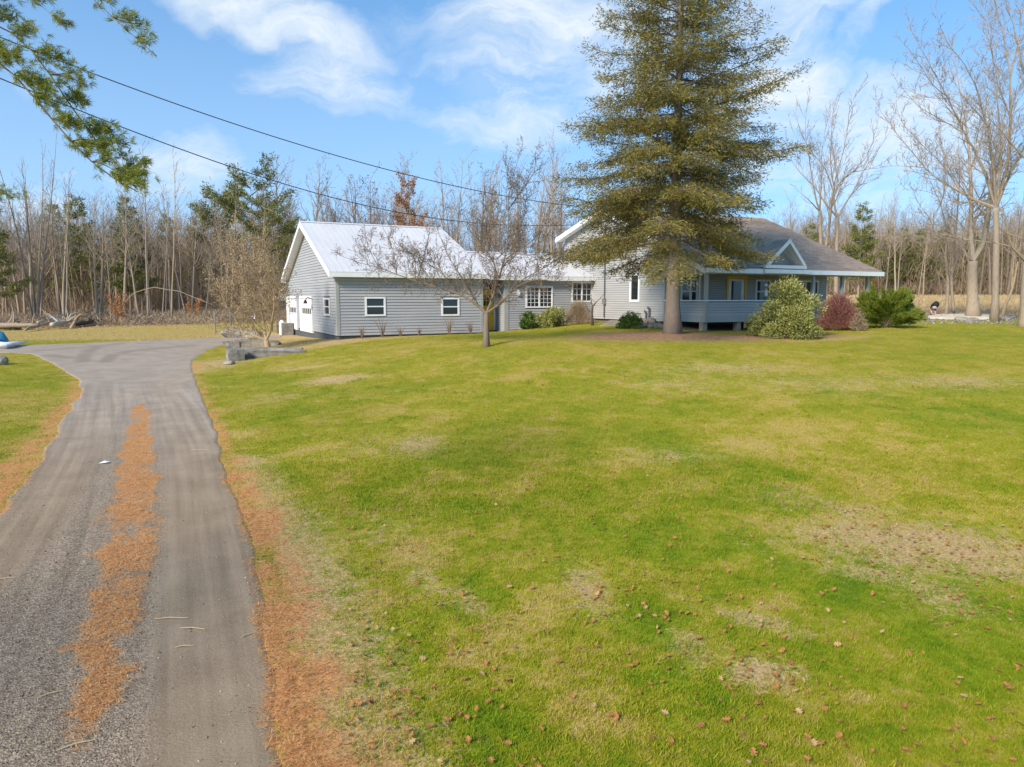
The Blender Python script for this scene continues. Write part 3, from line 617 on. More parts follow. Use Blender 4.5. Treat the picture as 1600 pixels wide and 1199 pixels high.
B.build(MB().box((-.45, GV + .02, zef - .3), (-.0, GV + OV, zef - .02)), 'eave_return', m_white)
vl = solve_v(467, 0); zl = zat(430, 0, vl); B.build(MB().box((-.12, vl - .1, zl), (-.025, vl + .1, zl + .25)), 'vent_cover', m_gtrim)
vl = solve_v(491, 0); zl = zat(475, 0, vl)
lp = MB().tube([(0, vl, zl + .25), (-.3, vl, zl + .38), (-.42, vl, zl + .2)], .025, 6); lp.tube([(-.42, vl, zl + .22), (-.42, vl, zl + .02)], [.05, .12], 10); B.build(lp, 'wall_lamp', m_black)
# lean-to on the far side
B = Bld('lean_to_shelter', 'small lean-to roof on a brown post beside the garage doors', 'shelter', -.6, GV + 1.2, .9)
p = at(434.5, 520, 47.5); uL, vL = Hl(p[0], p[1]); zt = at(431, 468, 47.5)[2]; zg = g1(p[0], p[1])
B.build(MB().box((uL - .09, vL - .09, zg - .1), (uL + .09, vL + .09, zt - .03)), 'post', m_wood)
B.build(MB().slab([(uL - .25, vL + .3, zt), (-.1 + .3, GV + .05, zt + 1.35), (3.6, GV + .05, zt + 1.35), (3.2, vL + .3, zt)][::-1], .09), 'roof', m_white)

# connector -----------------------------------------------------------
CU0, CU1 = GU, 15.6; RC = solve(789, -.02); DV = 1.15; CB = 1.45; CE = 4.62
B = Bld('connecting_wing', 'long grey one-storey wing with yellow entry door between garage and house', 'building', CU0 + .05, 0, 1.3)
wa, wb = (solve(821, 0), solve(863, 0)), (solve(892, 0), solve(926.5, 0) - .12)
za, zb_ = (zat(481.5, wa[0], 0), zat(447, wa[0], 0)), (zat(472.5, wb[0], 0), zat(440, wb[0], 0))
core = MB().box((RC + .02, .02, CB), (CU1 + 1, 7, CE)); core.box((CU0 + .03, DV + .02, CB), (RC + .02, 7, CE)); wall = B.build(core, 'wall', m_core)
siding(B, wall, 'f', 0, RC, CU1, CB, CE, .125, [(*wa, *za), (*wb, *zb_)])
siding(B, wall, 'g', RC, 0, DV, CB, CE, .125)
B.build(MB().box((RC - .04, -.04, CB - .1), (RC + .22, .1, CE)), 'corner_board', m_gtrim)
window(B, 'f', 0, *wa, *za, rail=False, mull=1, grid=(2, 4)); window(B, 'f', 0, *wb, *zb_, rail=False, mull=1, grid=(1, 2))
B.build(MB().box((CU0 + .1, .1, .9), (CU1, 6.9, CB)), 'foundation', m_found)
ud1 = solve(773, DV); ud0 = ud1 - 1.05; zd0 = CB + .02; zd1 = zat(457, ud1, DV)
B.build(MB().box((CU0 + .02, -.1, CB - .16), (RC - .02, DV, CB + .0)), 'entry_step', m_stone2)
d = MB(); fb(d, 'f', DV, ud1 - .08, ud1 + .02, zd0, zd1 + .02, 0, .06); fb(d, 'f', DV, ud0 - .08, ud0 + .02, zd0, zd1 + .02, 0, .06); dfr = B.build(d, 'door_frame', m_white)
d = MB(); ua, ub = ud0 + .03, ud1 - .09
fb(d, 'f', DV, ua, ua + .16, zd0, zd1, 0, .04); fb(d, 'f', DV, ub - .16, ub, zd0, zd1, 0, .04); fb(d, 'f', DV, ua + .16, ub - .16, zd1 - .17, zd1, 0, .037); fb(d, 'f', DV, ua + .16, ub - .16, zd0, zd1 - .75, 0, .037)
door = B.build(d, 'entry_door', m_yellow); B.build(fb(MB(), 'f', DV, ua + .16, ub - .16, zd1 - .75, zd1 - .17, 0, .02), 'pane', m_glass, door)
g = MB(); k = (ua + ub) / 2; fb(g, 'f', DV, k - .015, k + .015, zd1 - .75, zd1 - .17, .02, .035); fb(g, 'f', DV, ua + .16, ub - .16, zd1 - .48, zd1 - .45, .02, .032); B.build(g, 'muntin', m_yellow, door)
B.build(MB().tube([(ub - .1, DV - .04, zd0 + .95), (ub - .1, DV - .1, zd0 + .95)], .03, 8), 'door_knob', m_black, door)
B.build(fb(MB(), 'f', DV, ud0 - .08, ud1 + .0, zd1 + .02, zd1 + .12, 0, .06), 'door_header', m_yellow)
B.build(fb(MB(), 'f', DV, ud0, ud1 - .02, zd1 + .14, CE - .08, 0, .03), 'transom_pane', m_glass)
B.build(MB().box((solve(808, 0), -.14, zat(462, 11, 0)), (solve(808, 0) + .12, -.026, zat(462, 11, 0) + .28)), 'wall_lamp', m_white)
CR = 4.4; zcr = zat(396.5, 12, CR); zce = ZE + .12 - RS * OV + .0
metal_roof(B, CU0 + .32, CU1 - .1, -OV + .03, CR, zce - .05, zcr)
B.build(MB().slab([(CU0 + .32, CR, zcr), (CU1 - .1, CR, zcr), (CU1 - .1, 8.6, zce - .05), (CU0 + .32, 8.6, zce - .05)], .03), 'rear_roof', m_metal)
B.build(MB().slab([(CU0 + .4, CR - .15, zcr + .0), (CU1 - .1, CR - .15, zcr + .0), (CU1 - .1, CR, zcr + .07), (CU0 + .4, CR, zcr + .07)], .02), 'ridge_cap', m_metal)
B.build(MB().box((CU0 + .3, -OV - .0, zce - .3), (CU1 - .6, -OV + .04, zce - .09)), 'fascia', m_white)
B.build(MB().box((CU0 + .3, -OV + .05, zce - .29), (CU1 - .6, -.03, zce - .26)), 'soffit', m_white)

# farmhouse -----------------------------------------------------------
HU0 = 15.0; HU1 = 26.9; VF = -6.65; VP = -9.6; VB = 3.1; VR = -1.5; ZRID = 8.35
fs = (ZRID - 4.74) / (VR - (VP - .3)); bs = .27
def zroof(v): return ZRID - (VR - v) * fs if v < VR else ZRID - (v - VR) * bs
B = Bld('farmhouse', 'grey farmhouse with brown shingle roof and open front porch behind the spruce', 'house', HU0, VP, 1.6)
HB = 2.12
prof = [(VF + .02, HB), (VB - .02, HB), (VB - .02, zroof(VB) - .12), (VR, ZRID - .12), (VF + .02, zroof(VF) - .12)]
wall = B.build(MB().prism([(HU0 + .02, v, z) for v, z in prof], (HU1 - HU0 - .1, 0, 0)), 'wall', m_core)
def clipH(z):
    z += .1
    lo = VF if z < zroof(VF) else VR - (ZRID - z) / fs
    hi = VB if z < zroof(VB) else VR + (ZRID - z) / bs; return lo, hi
wh = (solve_v(998.3, HU0), solve_v(983, HU0)); zh = (zat(472, HU0, wh[0]), zat(427.5, HU0, wh[0]))
wu = []
siding(B, wall, 'g', HU0, VF, VB, HB, ZRID - .2, .125, [(*wh, *zh)] + wu, clipH, m_siding2)
window(B, 'g', HU0, *wh, *zh, fw=.12, rail=False)
for q in wu: window(B, 'g', HU0, *q, fw=.1)
B.build(MB().box((HU0 - .045, VF - .03, HB), (HU0 + .09, VF + .12, 4.5)), 'corner_board', m_gtrim)
B.build(MB().box((HU0 + .1, VF + .1, 1.2), (HU1 - .2, VB, HB)), 'foundation', m_found)
# gable part above the porch end opening
HD = 4.42
def clipP(z):
    return VR - (ZRID - z - .1) / fs, VF
B.build(MB().prism([(HU0 + .02, VF, HD), (HU0 + .02, VF, zroof(VF) - .14), (HU0 + .02, VP + .1, zroof(VP + .1) - .14), (HU0 + .02, VP + .1, HD)][::-1], (.1, 0, 0)), 'porch_gable_wall', m_core)
siding(B, wall, 'g', HU0, VP, VF, HD, zroof(VF) - .15, .125, (), clipP, m_siding2)
# front wall under the porch
pw = [(solve(1106, VF), solve(1127, VF)), (solve(1078, VF) + .1, solve(1088, VF) + .35)]
ud = solve(1163, VF)
ops = [(16.0, 17.1, 3.0, 4.3), (19.1, 20.5, HB, 4.35), (21.2, 22.3, 3.0, 4.3), (24.0, 26.1, 2.5, 4.3)]
siding(B, wall, 'f', VF, HU0, HU1 - .08, HB + .3, zroof(VF) - .3, .125, ops, None, m_siding2)
for o_ in ops[:1] + ops[2:]: window(B, 'f', VF, *o_, rail=o_[0] < 23, mull=1 if o_[0] > 23 else 0)
d = MB(); fb(d, 'f', VF, 19.1, 19.22, 2.4, 4.35, -.02, .06); fb(d, 'f', VF, 20.38, 20.5, 2.4, 4.35, -.02, .06); fb(d, 'f', VF, 19.1, 20.5, 4.35, 4.47, -.02, .06); B.build(d, 'door_frame', m_yellow)
pd = B.build(fb(MB(), 'f', VF, 19.24, 20.36, 2.4, 4.33, -.03, .02), 'porch_door', m_white)
B.build(fb(MB(), 'f', VF, 19.45, 20.15, 3.2, 4.2, .02, .03), 'pane', m_glass, pd)
# porch
PF = 2.42
B.build(MB().box((HU0 + .02, VP + .02, PF - .12), (HU1 + .1, VF - .03, PF)), 'porch_floor', m_wood)
B.build(MB().box((HU0, VP, PF - .26), (HU1 + .1, VP + .06, PF + .06)), 'porch_skirt_board', m_gtrim)
B.build(MB().box((HU0, VP + .06, PF - .26), (HU0 + .06, VF, PF + .06)), 'porch_skirt_board', m_gtrim)
UE = solve(1238, VP); RT = 3.16
posts = [HU0 + .07, solve(1150, VP), UE, solve(1267, VP), solve(1312, VP), solve(1351, VP)]
pan = B.build(MB().box((HU0 + .03, VP + .03, PF + .06), (UE, VP + .09, RT)), 'porch_half_wall', m_core)
siding(B, pan, 'f', VP + .03, HU0 + .1, UE, PF + .06, RT, .125, (), None, m_siding2)
pan = B.build(MB().box((HU0 + .03, VP + .09, PF + .06), (HU0 + .09, VF, RT)), 'porch_half_wall', m_core)
siding(B, pan, 'g', HU0 + .03, VP + .12, VF, PF + .06, RT, .125, (), None, m_siding2)
B.build(MB().box((HU0 - .05, VP - .05, RT), (UE, VP + .14, RT + .045)), 'porch_rail_cap', m_white)
B.build(MB().box((HU0 - .05, VP + .14, RT), (HU0 + .14, VF, RT + .045)), 'porch_rail_cap', m_white)
for i, u in enumerate(posts):
    if i == 1: continue
    B.build(MB().box((u - .075, VP - .02, PF if i else RT + .04), (u + .075, VP + .13, HD + .02)), 'porch_post', m_gtrim)
for v in (solve_v(1076, HU0), solve_v(1090, HU0)): B.build(MB().box((HU0 + .0, v - .04, RT + .04), (HU0 + .08, v + .04, HD + .02)), 'porch_post', m_gtrim)
B.build(MB().box((HU0 - .02, VP - .04, PF - .26), (HU0 + .14, VP + .12, RT)), 'porch_corner_post', m_gtrim)
for u in (HU0 + .12, solve(1149, VP + .3), 21.5, 24.5, 26.8):
    w_ = Hw(u, VP + .2); B.build(MB().box((u - .13, VP + .1, g1(*w_) - .15), (u + .13, VP + .36, PF - .25)), 'porch_footing', m_stone2)
B.build(MB().box((HU0, VP - .02, HD), (HU1 + .1, VP + .12, HD + .2)), 'porch_beam', m_gtrim)
B.build(MB().box((HU0 + .1, VP + .12, HD + .13), (HU1 + .1, VF - .03, HD + .17)), 'porch_ceiling', m_gtrim)
B.build(MB().box((HU0 + .3, VF - .9, PF), (HU0 + 3.4, VF - .25, PF + .12)), 'porch_bench_leg', m_wood)
# shingle roof in courses
rf = MB(); U0, U1 = HU0 - .45, HU1 + .14
ve = VP - .42; n = 62; L_s = VR - ve
for i in range(n):
    a, b = ve + L_s * i / n, ve + L_s * (i + 1) / n; za_, zb2 = ZRID - (VR - a) * fs, ZRID - (VR - b) * fs
    rf.slab([(U0, a, za_ + .022), (U1, a, za_ + .022), (U1, b, zb2 + .004), (U0, b, zb2 + .004)], .022)
roof = B.build(MB().slab([(U0, ve, ZRID - L_s * fs - .02), (U1, ve, ZRID - L_s * fs - .02), (U1, VR, ZRID - .02), (U0, VR, ZRID - .02)], .1), 'roof', m_wood)
B.build(rf, 'shingles', m_shingle, roof, 'stuff')
B.build(MB().slab([(U0, VR, ZRID + .01), (U1, VR, ZRID + .01), (U1, VB + .4, zroof(VB + .4) + .01), (U0, VB + .4, zroof(VB + .4) + .01)], .1), 'rear_slope', m_shingle, roof)
zf = ZRID - L_s * fs
B.build(MB().box((U0, ve - .045, zf - .22), (U1 + .04, ve - .005, zf + .0)), 'fascia', m_white)
B.build(MB().box((U0 + .02, ve, zf - .2), (U1, VP - .03, zf - .17)), 'soffit', m_white)
for u in (U0 - .04, U1 + .0):
    for (va, za_), (vb, zb2) in (((ve, zf), (VR, ZRID)), ((VB + .4, zroof(VB + .4)), (VR, ZRID))):
        B.build(MB().hexa([(u, va, za_ - .27), (u + .04, va, za_ - .27), (u + .04, vb, zb2 - .27), (u, vb, zb2 - .27), (u, va, za_ - .01), (u + .04, va, za_ - .01), (u + .04, vb, zb2 - .01), (u, vb, zb2 - .01)]), 'rake_board', m_white)
        if u < HU0: B.build(MB().hexa([(u + .06, va, za_ - .22), (HU0 - .03, va, za_ - .22), (HU0 - .03, vb, zb2 - .22), (u + .06, vb, zb2 - .22), (u + .06, va, za_ - .16), (HU0 - .03, va, za_ - .16), (HU0 - .03, vb, zb2 - .16), (u + .06, vb, zb2 - .16)]), 'rake_soffit', m_white)
# entrance gable on the porch roof
vg = VP - .55; ua, ub = solve(1193, vg), solve(1252, vg); um = (ua + ub) / 2 + .15; zg0 = zat(412, ua, vg); zg1 = zat(374, um, vg)
dg = MB()
for (a, za_, b, zb2) in ((ua, zg0, um, zg1), (ub, zg0, um, zg1)):
    q = [(a, vg, za_), (b, vg, zb2), (b, VP + 3.0, zb2), (a, VP + 1.2, za_)]
    dg.hexa([(p[0], p[1], p[2] - .07) for p in q] + q)
dormer = B.build(dg, 'entrance_gable', m_shingle)
for (a, za_, b, zb2) in ((ua, zg0, um, zg1), (ub, zg0, um, zg1)):
    B.build(MB().hexa([(a, vg - .05, za_ - .2), (b, vg - .05, zb2 - .2), (b, vg - .01, zb2 - .2), (a, vg - .01, za_ - .2), (a, vg - .05, za_ + .02), (b, vg - .05, zb2 + .02), (b, vg - .01, zb2 + .02), (a, vg - .01, za_ + .02)]), 'rake_board', m_white, dormer)
    B.build(MB().hexa([(a, vg, za_ - .14), (b, vg, zb2 - .14), (b, vg + .7, zb2 - .14), (a, vg + .7, za_ - .14), (a, vg, za_ - .08), (b, vg, zb2 - .08), (b, vg + .7, zb2 - .08), (a, vg + .7, za_ - .08)]), 'rake_soffit', m_white, dormer)
B.build(MB().box((ua - .1, vg - .04, zg0 - .22), (ub + .1, vg + .1, zg0 - .06)), 'cross_board', m_white, dormer)
B.build(MB().prism([(ua, vg + .7, zg0 - .1), (ub, vg + .7, zg0 - .1), (um, vg + .7, zg1 - .08)], (0, .05, 0)), 'gable_wall', m_siding, dormer)
z = zg0 - .08
while z < zg1 - .25:
    f_ = (z + .13 - zg0) / (zg1 - zg0); a, b = ua + (um - ua) * f_ + .1, ub + (um - ub) * f_ - .1
    if b - a > .1: B.build(MB().hexa([(a, vg + .675, z), (b, vg + .675, z), (b, vg + .7, z), (a, vg + .7, z), (a, vg + .692, z + .13), (b, vg + .692, z + .13), (b, vg + .7, z + .13), (a, vg + .7, z + .13)]), 'clapboard', m_siding, dormer)
    z += .13
B.build(MB().box((ua - .1, vg - .02, zg0 - .45), (ub + .35, vg + .06, zg0 - .26)), 'entry_header', m_white)
# utility pieces on the gable wall
v = solve_v(945, HU0); z = zat(476, HU0, v)
mt = MB().box((HU0 - .16, v - .11, z), (HU0 - .03, v + .11, z + .35)); B.build(mt, 'electric_meter', m_stone)
B.build(MB().tube([(HU0 - .08, v, z + .3), (HU0 - .08, v, zroof(v) - .9)], .035, 6), 'conduit', m_pipe)
B.build(MB().tube([(HU0 - .08, v, z), (HU0 - .08, v, 2.2)], .04, 6), 'conduit', m_pipe)
for xx, h in ((1011, .45), (1016, .65)):
    v = solve_v(xx, HU0); B.build(MB().tube([(HU0 - .12, v, 2.15), (HU0 - .12, v, 2.15 + h), (HU0 - .2, v, 2.2 + h), (HU0 - .2, v, 2.1 + h)], .05, 7), 'vent_pipe', m_pipe)

# ------------------------------------------------------------------ trees
def grow(mb, tips, p, d, L, r, lvl, P, rg):
    """one branch and its children; P = dict of lists per level"""
    n = P['seg'][lvl]; pts = [p]; dirs = [d]; st = L / n
    for i in range(n):
        d = unit(d + rg.normal(0, P['wob'][lvl], 3) + np.array([0, 0, P['up'][lvl]])); p = p + d * st; pts.append(p); dirs.append(d)
    rad = r * (1 - np.linspace(0, 1, n + 1) ** P.get('tp', 1.0) * (1 - P['end'])); mb.tube(pts, rad, P['side'][lvl], cap=False)
    if lvl == P['max']: tips.append((pts, dirs)); return
    k = max(1, int(P['kids'][lvl] * (L / P['ref'][lvl]) ** .6)) if P['kids'][lvl] else 0
    for j in range(k):
        f = P['f0'][lvl] + (1 - P['f0'][lvl]) * (j + rg.uniform(0, .9)) / k; x = f * n; i = min(int(x), n - 1); q = pts[i] + (pts[i + 1] - pts[i]) * (x - i); t = dirs[i + 1]
        s = unit(np.cross(t, rg.normal(size=3))); a = R(rg.uniform(*P['ang'][lvl])); nd = unit(t * math.cos(a) + s * math.sin(a))
        grow(mb, tips, q, nd, L * P['len'][lvl] * (1 - .62 * f) * rg.uniform(.7, 1.25), max(rad[i] * P['rr'][lvl], P['minr']), lvl + 1, P, rg)
    tips.append((pts[-3:], dirs[-3:]))
FOREST = dict(seg=[9, 5, 3, 2], wob=[.035, .12, .16, .2], up=[.03, .1, .07, .05], end=.12, side=[6, 4, 3, 3], max=3, kids=[20, 7, 4, 0], ref=[14, 3.5, 1.3, 1], f0=[.42, .2, .2, .2],
              ang=[(25, 50), (25, 50), (25, 55), (20, 50)], len=[.38, .5, .55, .5], rr=[.45, .55, .6, .6], minr=.016, tp=.9)
def bare_parts(seed, H, r, P=FOREST, stems=1, spread_=.12, **kw):
    P = dict(P, **kw); rg = np.random.default_rng(seed); tr, cr = MB(), MB(); tips = []
    for s in range(stems):
        a = rg.uniform(0, 6.28); d = unit(np.array([math.cos(a) * spread_ * (stems > 1) + rg.normal(0, .02), math.sin(a) * spread_ * (stems > 1) + rg.normal(0, .02), 1]))
        h = H * rg.uniform(.82, 1) if s else H; rr = r * (rg.uniform(.7, .95) if s else 1); n = 10; pts = [np.array([math.cos(a), math.sin(a), 0]) * r * .8 * (stems > 1) + [0, 0, -.3]]; dd = [d]
        for i in range(n): d = unit(d + rg.normal(0, .03, 3) + [0, 0, .035]); pts.append(pts[-1] + d * h / n); dd.append(d)
        f = np.linspace(0, 1, n + 1); rad = rr * (1 - f * .93) * (1 + .35 * np.exp(-f * 30)); tr.tube(pts, rad, 7)
        k = P['kids'][0]
        for j in range(k):
            f = P['f0'][0] + (1 - P['f0'][0]) * (j + rg.uniform(0, .9)) / k; x = min(f, .985) * n; i = int(x); q = pts[i] + (pts[i + 1] - pts[i]) * (x - i); t = dd[i + 1]
            sd = unit(np.cross(t, rg.normal(size=3))); a2 = R(rg.uniform(*P['ang'][0])); nd = unit(t * math.cos(a2) + sd * math.sin(a2))
            grow(cr, tips, q, nd, h * P['len'][0] * (1.05 - .75 * f) * rg.uniform(.7, 1.2), max(rad[i] * .5, .016), 1, P, rg)
    return tr, cr, tips
def tip_leaves(name, tips, n, L, w, m, rg, spread_=.12, frac=1.0):
    q = []
    idx = rg.integers(0, len(tips), n)
    for i in idx: pts, _ = tips[i]; j = rg.integers(0, len(pts)); q.append(pts[j])
    q = np.array(q) + rg.normal(0, spread_, (n, 3)); D = rdir(n, rg); Wd = unit(np.cross(D, rdir(n, rg)))
    return blades_mesh(name, q, D, Wd, rg.uniform(.6, 1.2, n) * L, w, m, rg.uniform(0, 1, n))
TREES = {}
def tree_kind(key, seed, H, r, bk, leaves=None, **kw):
    tr, cr, tips = bare_parts(seed, H, r, **kw); L = [('trunk', tr.mesh('trunk', bk, True)), ('branches', cr.mesh('branches', bk))]
    if leaves: rg = np.random.default_rng(seed + 50); L.append(('dry_leaves', tip_leaves('dry_leaves', tips, leaves[0], leaves[1], leaves[1] * .3, leaves[2], rg)))
    TREES[key] = L
def place_tree(key, name, label, cat, loc, s=1.0, rz=None, group=None, sz=1.0, tilt=(0, 0)):
    t = thing(name, label, cat, loc, rng.uniform(0, 6.28) if rz is None else rz, group); t.scale = (s, s, s * sz); t.rotation_euler.x, t.rotation_euler.y = tilt
    for n, me in TREES[key]: o = link(n, me, t); o.get('kind'); (prop(o, kind='stuff') if n in ('branches', 'foliage', 'dry_leaves') else 0)
    return t
for i in range(5): tree_kind(f'bare{i}', 20 + i, 14, .13 + .02 * i, (m_bark, m_bark2, m_bark, m_bark2, m_barkr)[i])
for i in range(3): tree_kind(f'pole{i}', 40 + i, 14, .085, (m_bark, m_barkt, m_bark)[i], kids=[15, 5, 3, 0], len=[.24, .5, .5, .5], f0=[.45, .2, .2, .2])
tree_kind('multi', 61, 17, .12, m_bark, stems=6, spread_=.09, kids=[9, 4, 3, 0], len=[.26, .5, .5, .5], ang=[(12, 28), (20, 40), (20, 40), (20, 40)])
tree_kind('multi2', 62, 14, .12, m_bark, stems=3, spread_=.1, kids=[11, 4, 3, 0], len=[.26, .5, .5, .5], ang=[(14, 32), (20, 40), (20, 40), (20, 40)])
tree_kind('red0', 63, 13, .15, m_barkr, (420, .16, m_redd), stems=2, spread_=.2, kids=[12, 6, 4, 0])
tree_kind('orange', 64, 12, .14, m_bark, (2600, .2, m_orange), kids=[16, 6, 3, 0])
tree_kind('orangebush', 65, 3.2, .05, m_barkt, (900, .16, m_orange), stems=5, spread_=.4, kids=[7, 3, 2, 0], f0=[.15, .2, .2, .2], len=[.4, .5, .5, .5])

def conifer(seed, H, rfun, z0, dz, nb, tw, m_leaf, m_wood, bl=.35, bw=.05, droop=.12, tr_r=.18, upturn=.25, bn=8, lean=0, bare_in=.3, irregular=.18, tuft_=0, eljit=.03, asym=lambda z, a: 1):
    rg = np.random.default_rng(seed); tk = MB(); n = 14; tz = np.linspace(-.3, H, n); off = np.c_[np.cumsum(rg.normal(0, .02, n)), np.cumsum(rg.normal(0, .02, n))]
    tp = np.c_[off, tz]; tk.tube(tp, tr_r * (1 - np.linspace(0, 1, n) * .95) * (1 + .55 * np.exp(-np.maximum(tz, 0) / (H * .035))), 12)
    br = MB(); bp, bd, bw_, bs_, tn = [], [], [], [], []
    z = z0
    while z < H - .15:
        f = (z - z0) / (H - z0); k = nb + (2 if f < .28 and H > 15 else 0) if f < .85 else max(3, nb - 2); a0 = rg.uniform(0, 6.28); base = np.array([np.interp(z, tz, off[:, 0]), np.interp(z, tz, off[:, 1]), z])
        for j in range(k):
            a = a0 + j * 6.283 / k + rg.normal(0, .25); L = rfun(z) * asym(z, a) * rg.uniform(1 - irregular * 1.6, 1 + irregular * .6); o = np.array([math.cos(a), math.sin(a), 0]); m_ = 7; t = np.linspace(0, 1, m_)
            el = .35 * f + .05 + rg.normal(0, eljit); zc = L * (el * t - droop * 2.2 * t ** 1.6 * (1 - f * .8) + upturn * t ** 4 * .5)
            side = np.array([-o[1], o[0], 0]); cv = rg.normal(0, .06) * L * t ** 2
            pts = base + [0, 0, rg.uniform(-.5, .5) * dz] + o * (L * t)[:, None] + side * cv[:, None] + np.c_[t * 0, t * 0, zc]
            r0 = max(.012, tr_r * .16 * (L / max(rfun(z0), .1)) ** .8); br.tube(pts, r0 * (1 - t * .85), 4, cap=False)
            kk = max(2, int(tw * L))
            for q in range(kk):
                bi = max(bare_in, .42 - f * 2.2) if H > 15 else bare_in; ft = bi + (1 - bi) * (q + rg.uniform(0, 1)) / kk
                c = np.array([np.interp(ft, t, pts[:, i]) for i in range(3)]); tan = unit(pts[min(int(ft * 6) + 1, 6)] - pts[int(min(ft * 6, 5))])
                sgn = 1 if q % 2 else -1; l2 = L * .30 * (1.15 - .75 * ft) * rg.uniform(.6, 1.3) + .12
                d2 = unit(tan * .75 + side * sgn * rg.uniform(.5, 1.1) + [0, 0, -droop * rg.uniform(.3, 2.2)])
                if ft < .98 and L > 1: br.tube([c, c + d2 * l2 * .9], [.008 + .002 * L, .004], 3, cap=False)
                nbld = max(3, int(bn * (l2 / .5 + .5))); s_ = rg.uniform(0, 1, nbld) ** .8
                P_ = c + d2 * (l2 * s_)[:, None] + rg.normal(0, .025 + tuft_, (nbld, 3)); D_ = unit(d2 + rdir(nbld, rg) * .9 + np.array([0, 0, .1 - droop * .6]))
                bp.append(P_); bd.append(D_); bs_.append(rg.uniform(.5, 1.1, nbld) * bl); tn.append(np.clip(rg.normal(.45, .22, nbld) + .15 * (ft - .5), 0, 1))
        z += dz * rg.uniform(.75, 1.25) * (1 if f < .8 else .7)
    P_, D_ = np.concatenate(bp), np.concatenate(bd); n_ = len(P_); Wd = unit(np.cross(D_, rdir(n_, rg)))
    fo = blades_mesh('foliage', P_, D_, Wd, np.concatenate(bs_), bw, m_leaf, np.concatenate(tn))
    return [('trunk', tk.mesh('trunk', m_wood, True)), ('branches', br.mesh('branches', m_wood)), ('foliage', fo)]
for i in range(3):
    H_ = 13.0
    TREES[f'pine{i}'] = conifer(70 + i, H_, lambda z: .2 + 3.0 * (1 - max(z - 3, 0) / 10.2) ** .8, 3.2, .85, 5, 2.4, m_pine, m_bark, 0.42, .042, .02, .16, .4, 30, irregular=.3, tuft_=.12)
TREES['ragged'] = conifer(77, 13, lambda z: .7 + 2.4 * math.sin(min(1, (z - 5) / 8) * 2.2), 5.4, .95, 4, 2.6, m_pine, m_bark, .4, .042, -.03, .14, .4, 32, irregular=.5, tuft_=.15)
TREES['smallspruce'] = conifer(79, 6, lambda z: .1 + 1.3 * (1 - z / 6.2), .5, .4, 6, 4, m_dark, m_bark, .3, .05, .08, .07, .2, 6)

# the big spruce in front of the house
sb = gnd(1050, 521)
SC = sb[1] / FPX
def spr_r(z):
    zz = [2.5, 3.6, 5.0, 6.6, 9.0, 11.2, 13.4, 15.0, 16.8, 18.6]; rr = [4.6, 4.9, 4.8, 4.35, 3.8, 3.2, 2.4, 1.75, 1.05, .1]
    return float(np.interp(z, zz, rr))
TREES['bigspruce'] = conifer(107, 18.3, spr_r, 3.95, .42, 7, 5.6, m_spruce, m_barks, .2, .016, .2, .31, .34, 22, bare_in=.16, irregular=.3, tuft_=.085, eljit=.15, asym=lambda z, a: 1 + ((.1 * max(0, -math.cos(a + .6)) - .32 * max(0, math.cos(a + .6 + .5))) if z < 6.2 else 0))
place_tree('bigspruce', 'spruce_tree', 'tall olive-green spruce with thick bare lower trunk in front of the porch', 'tree', sb, 1, .6)
for zz, a in ((1.2, 4.9), (1.7, 4.4), (2.3, 5.0), (1.9, 5.3), (.7, 4.7)):
    pass

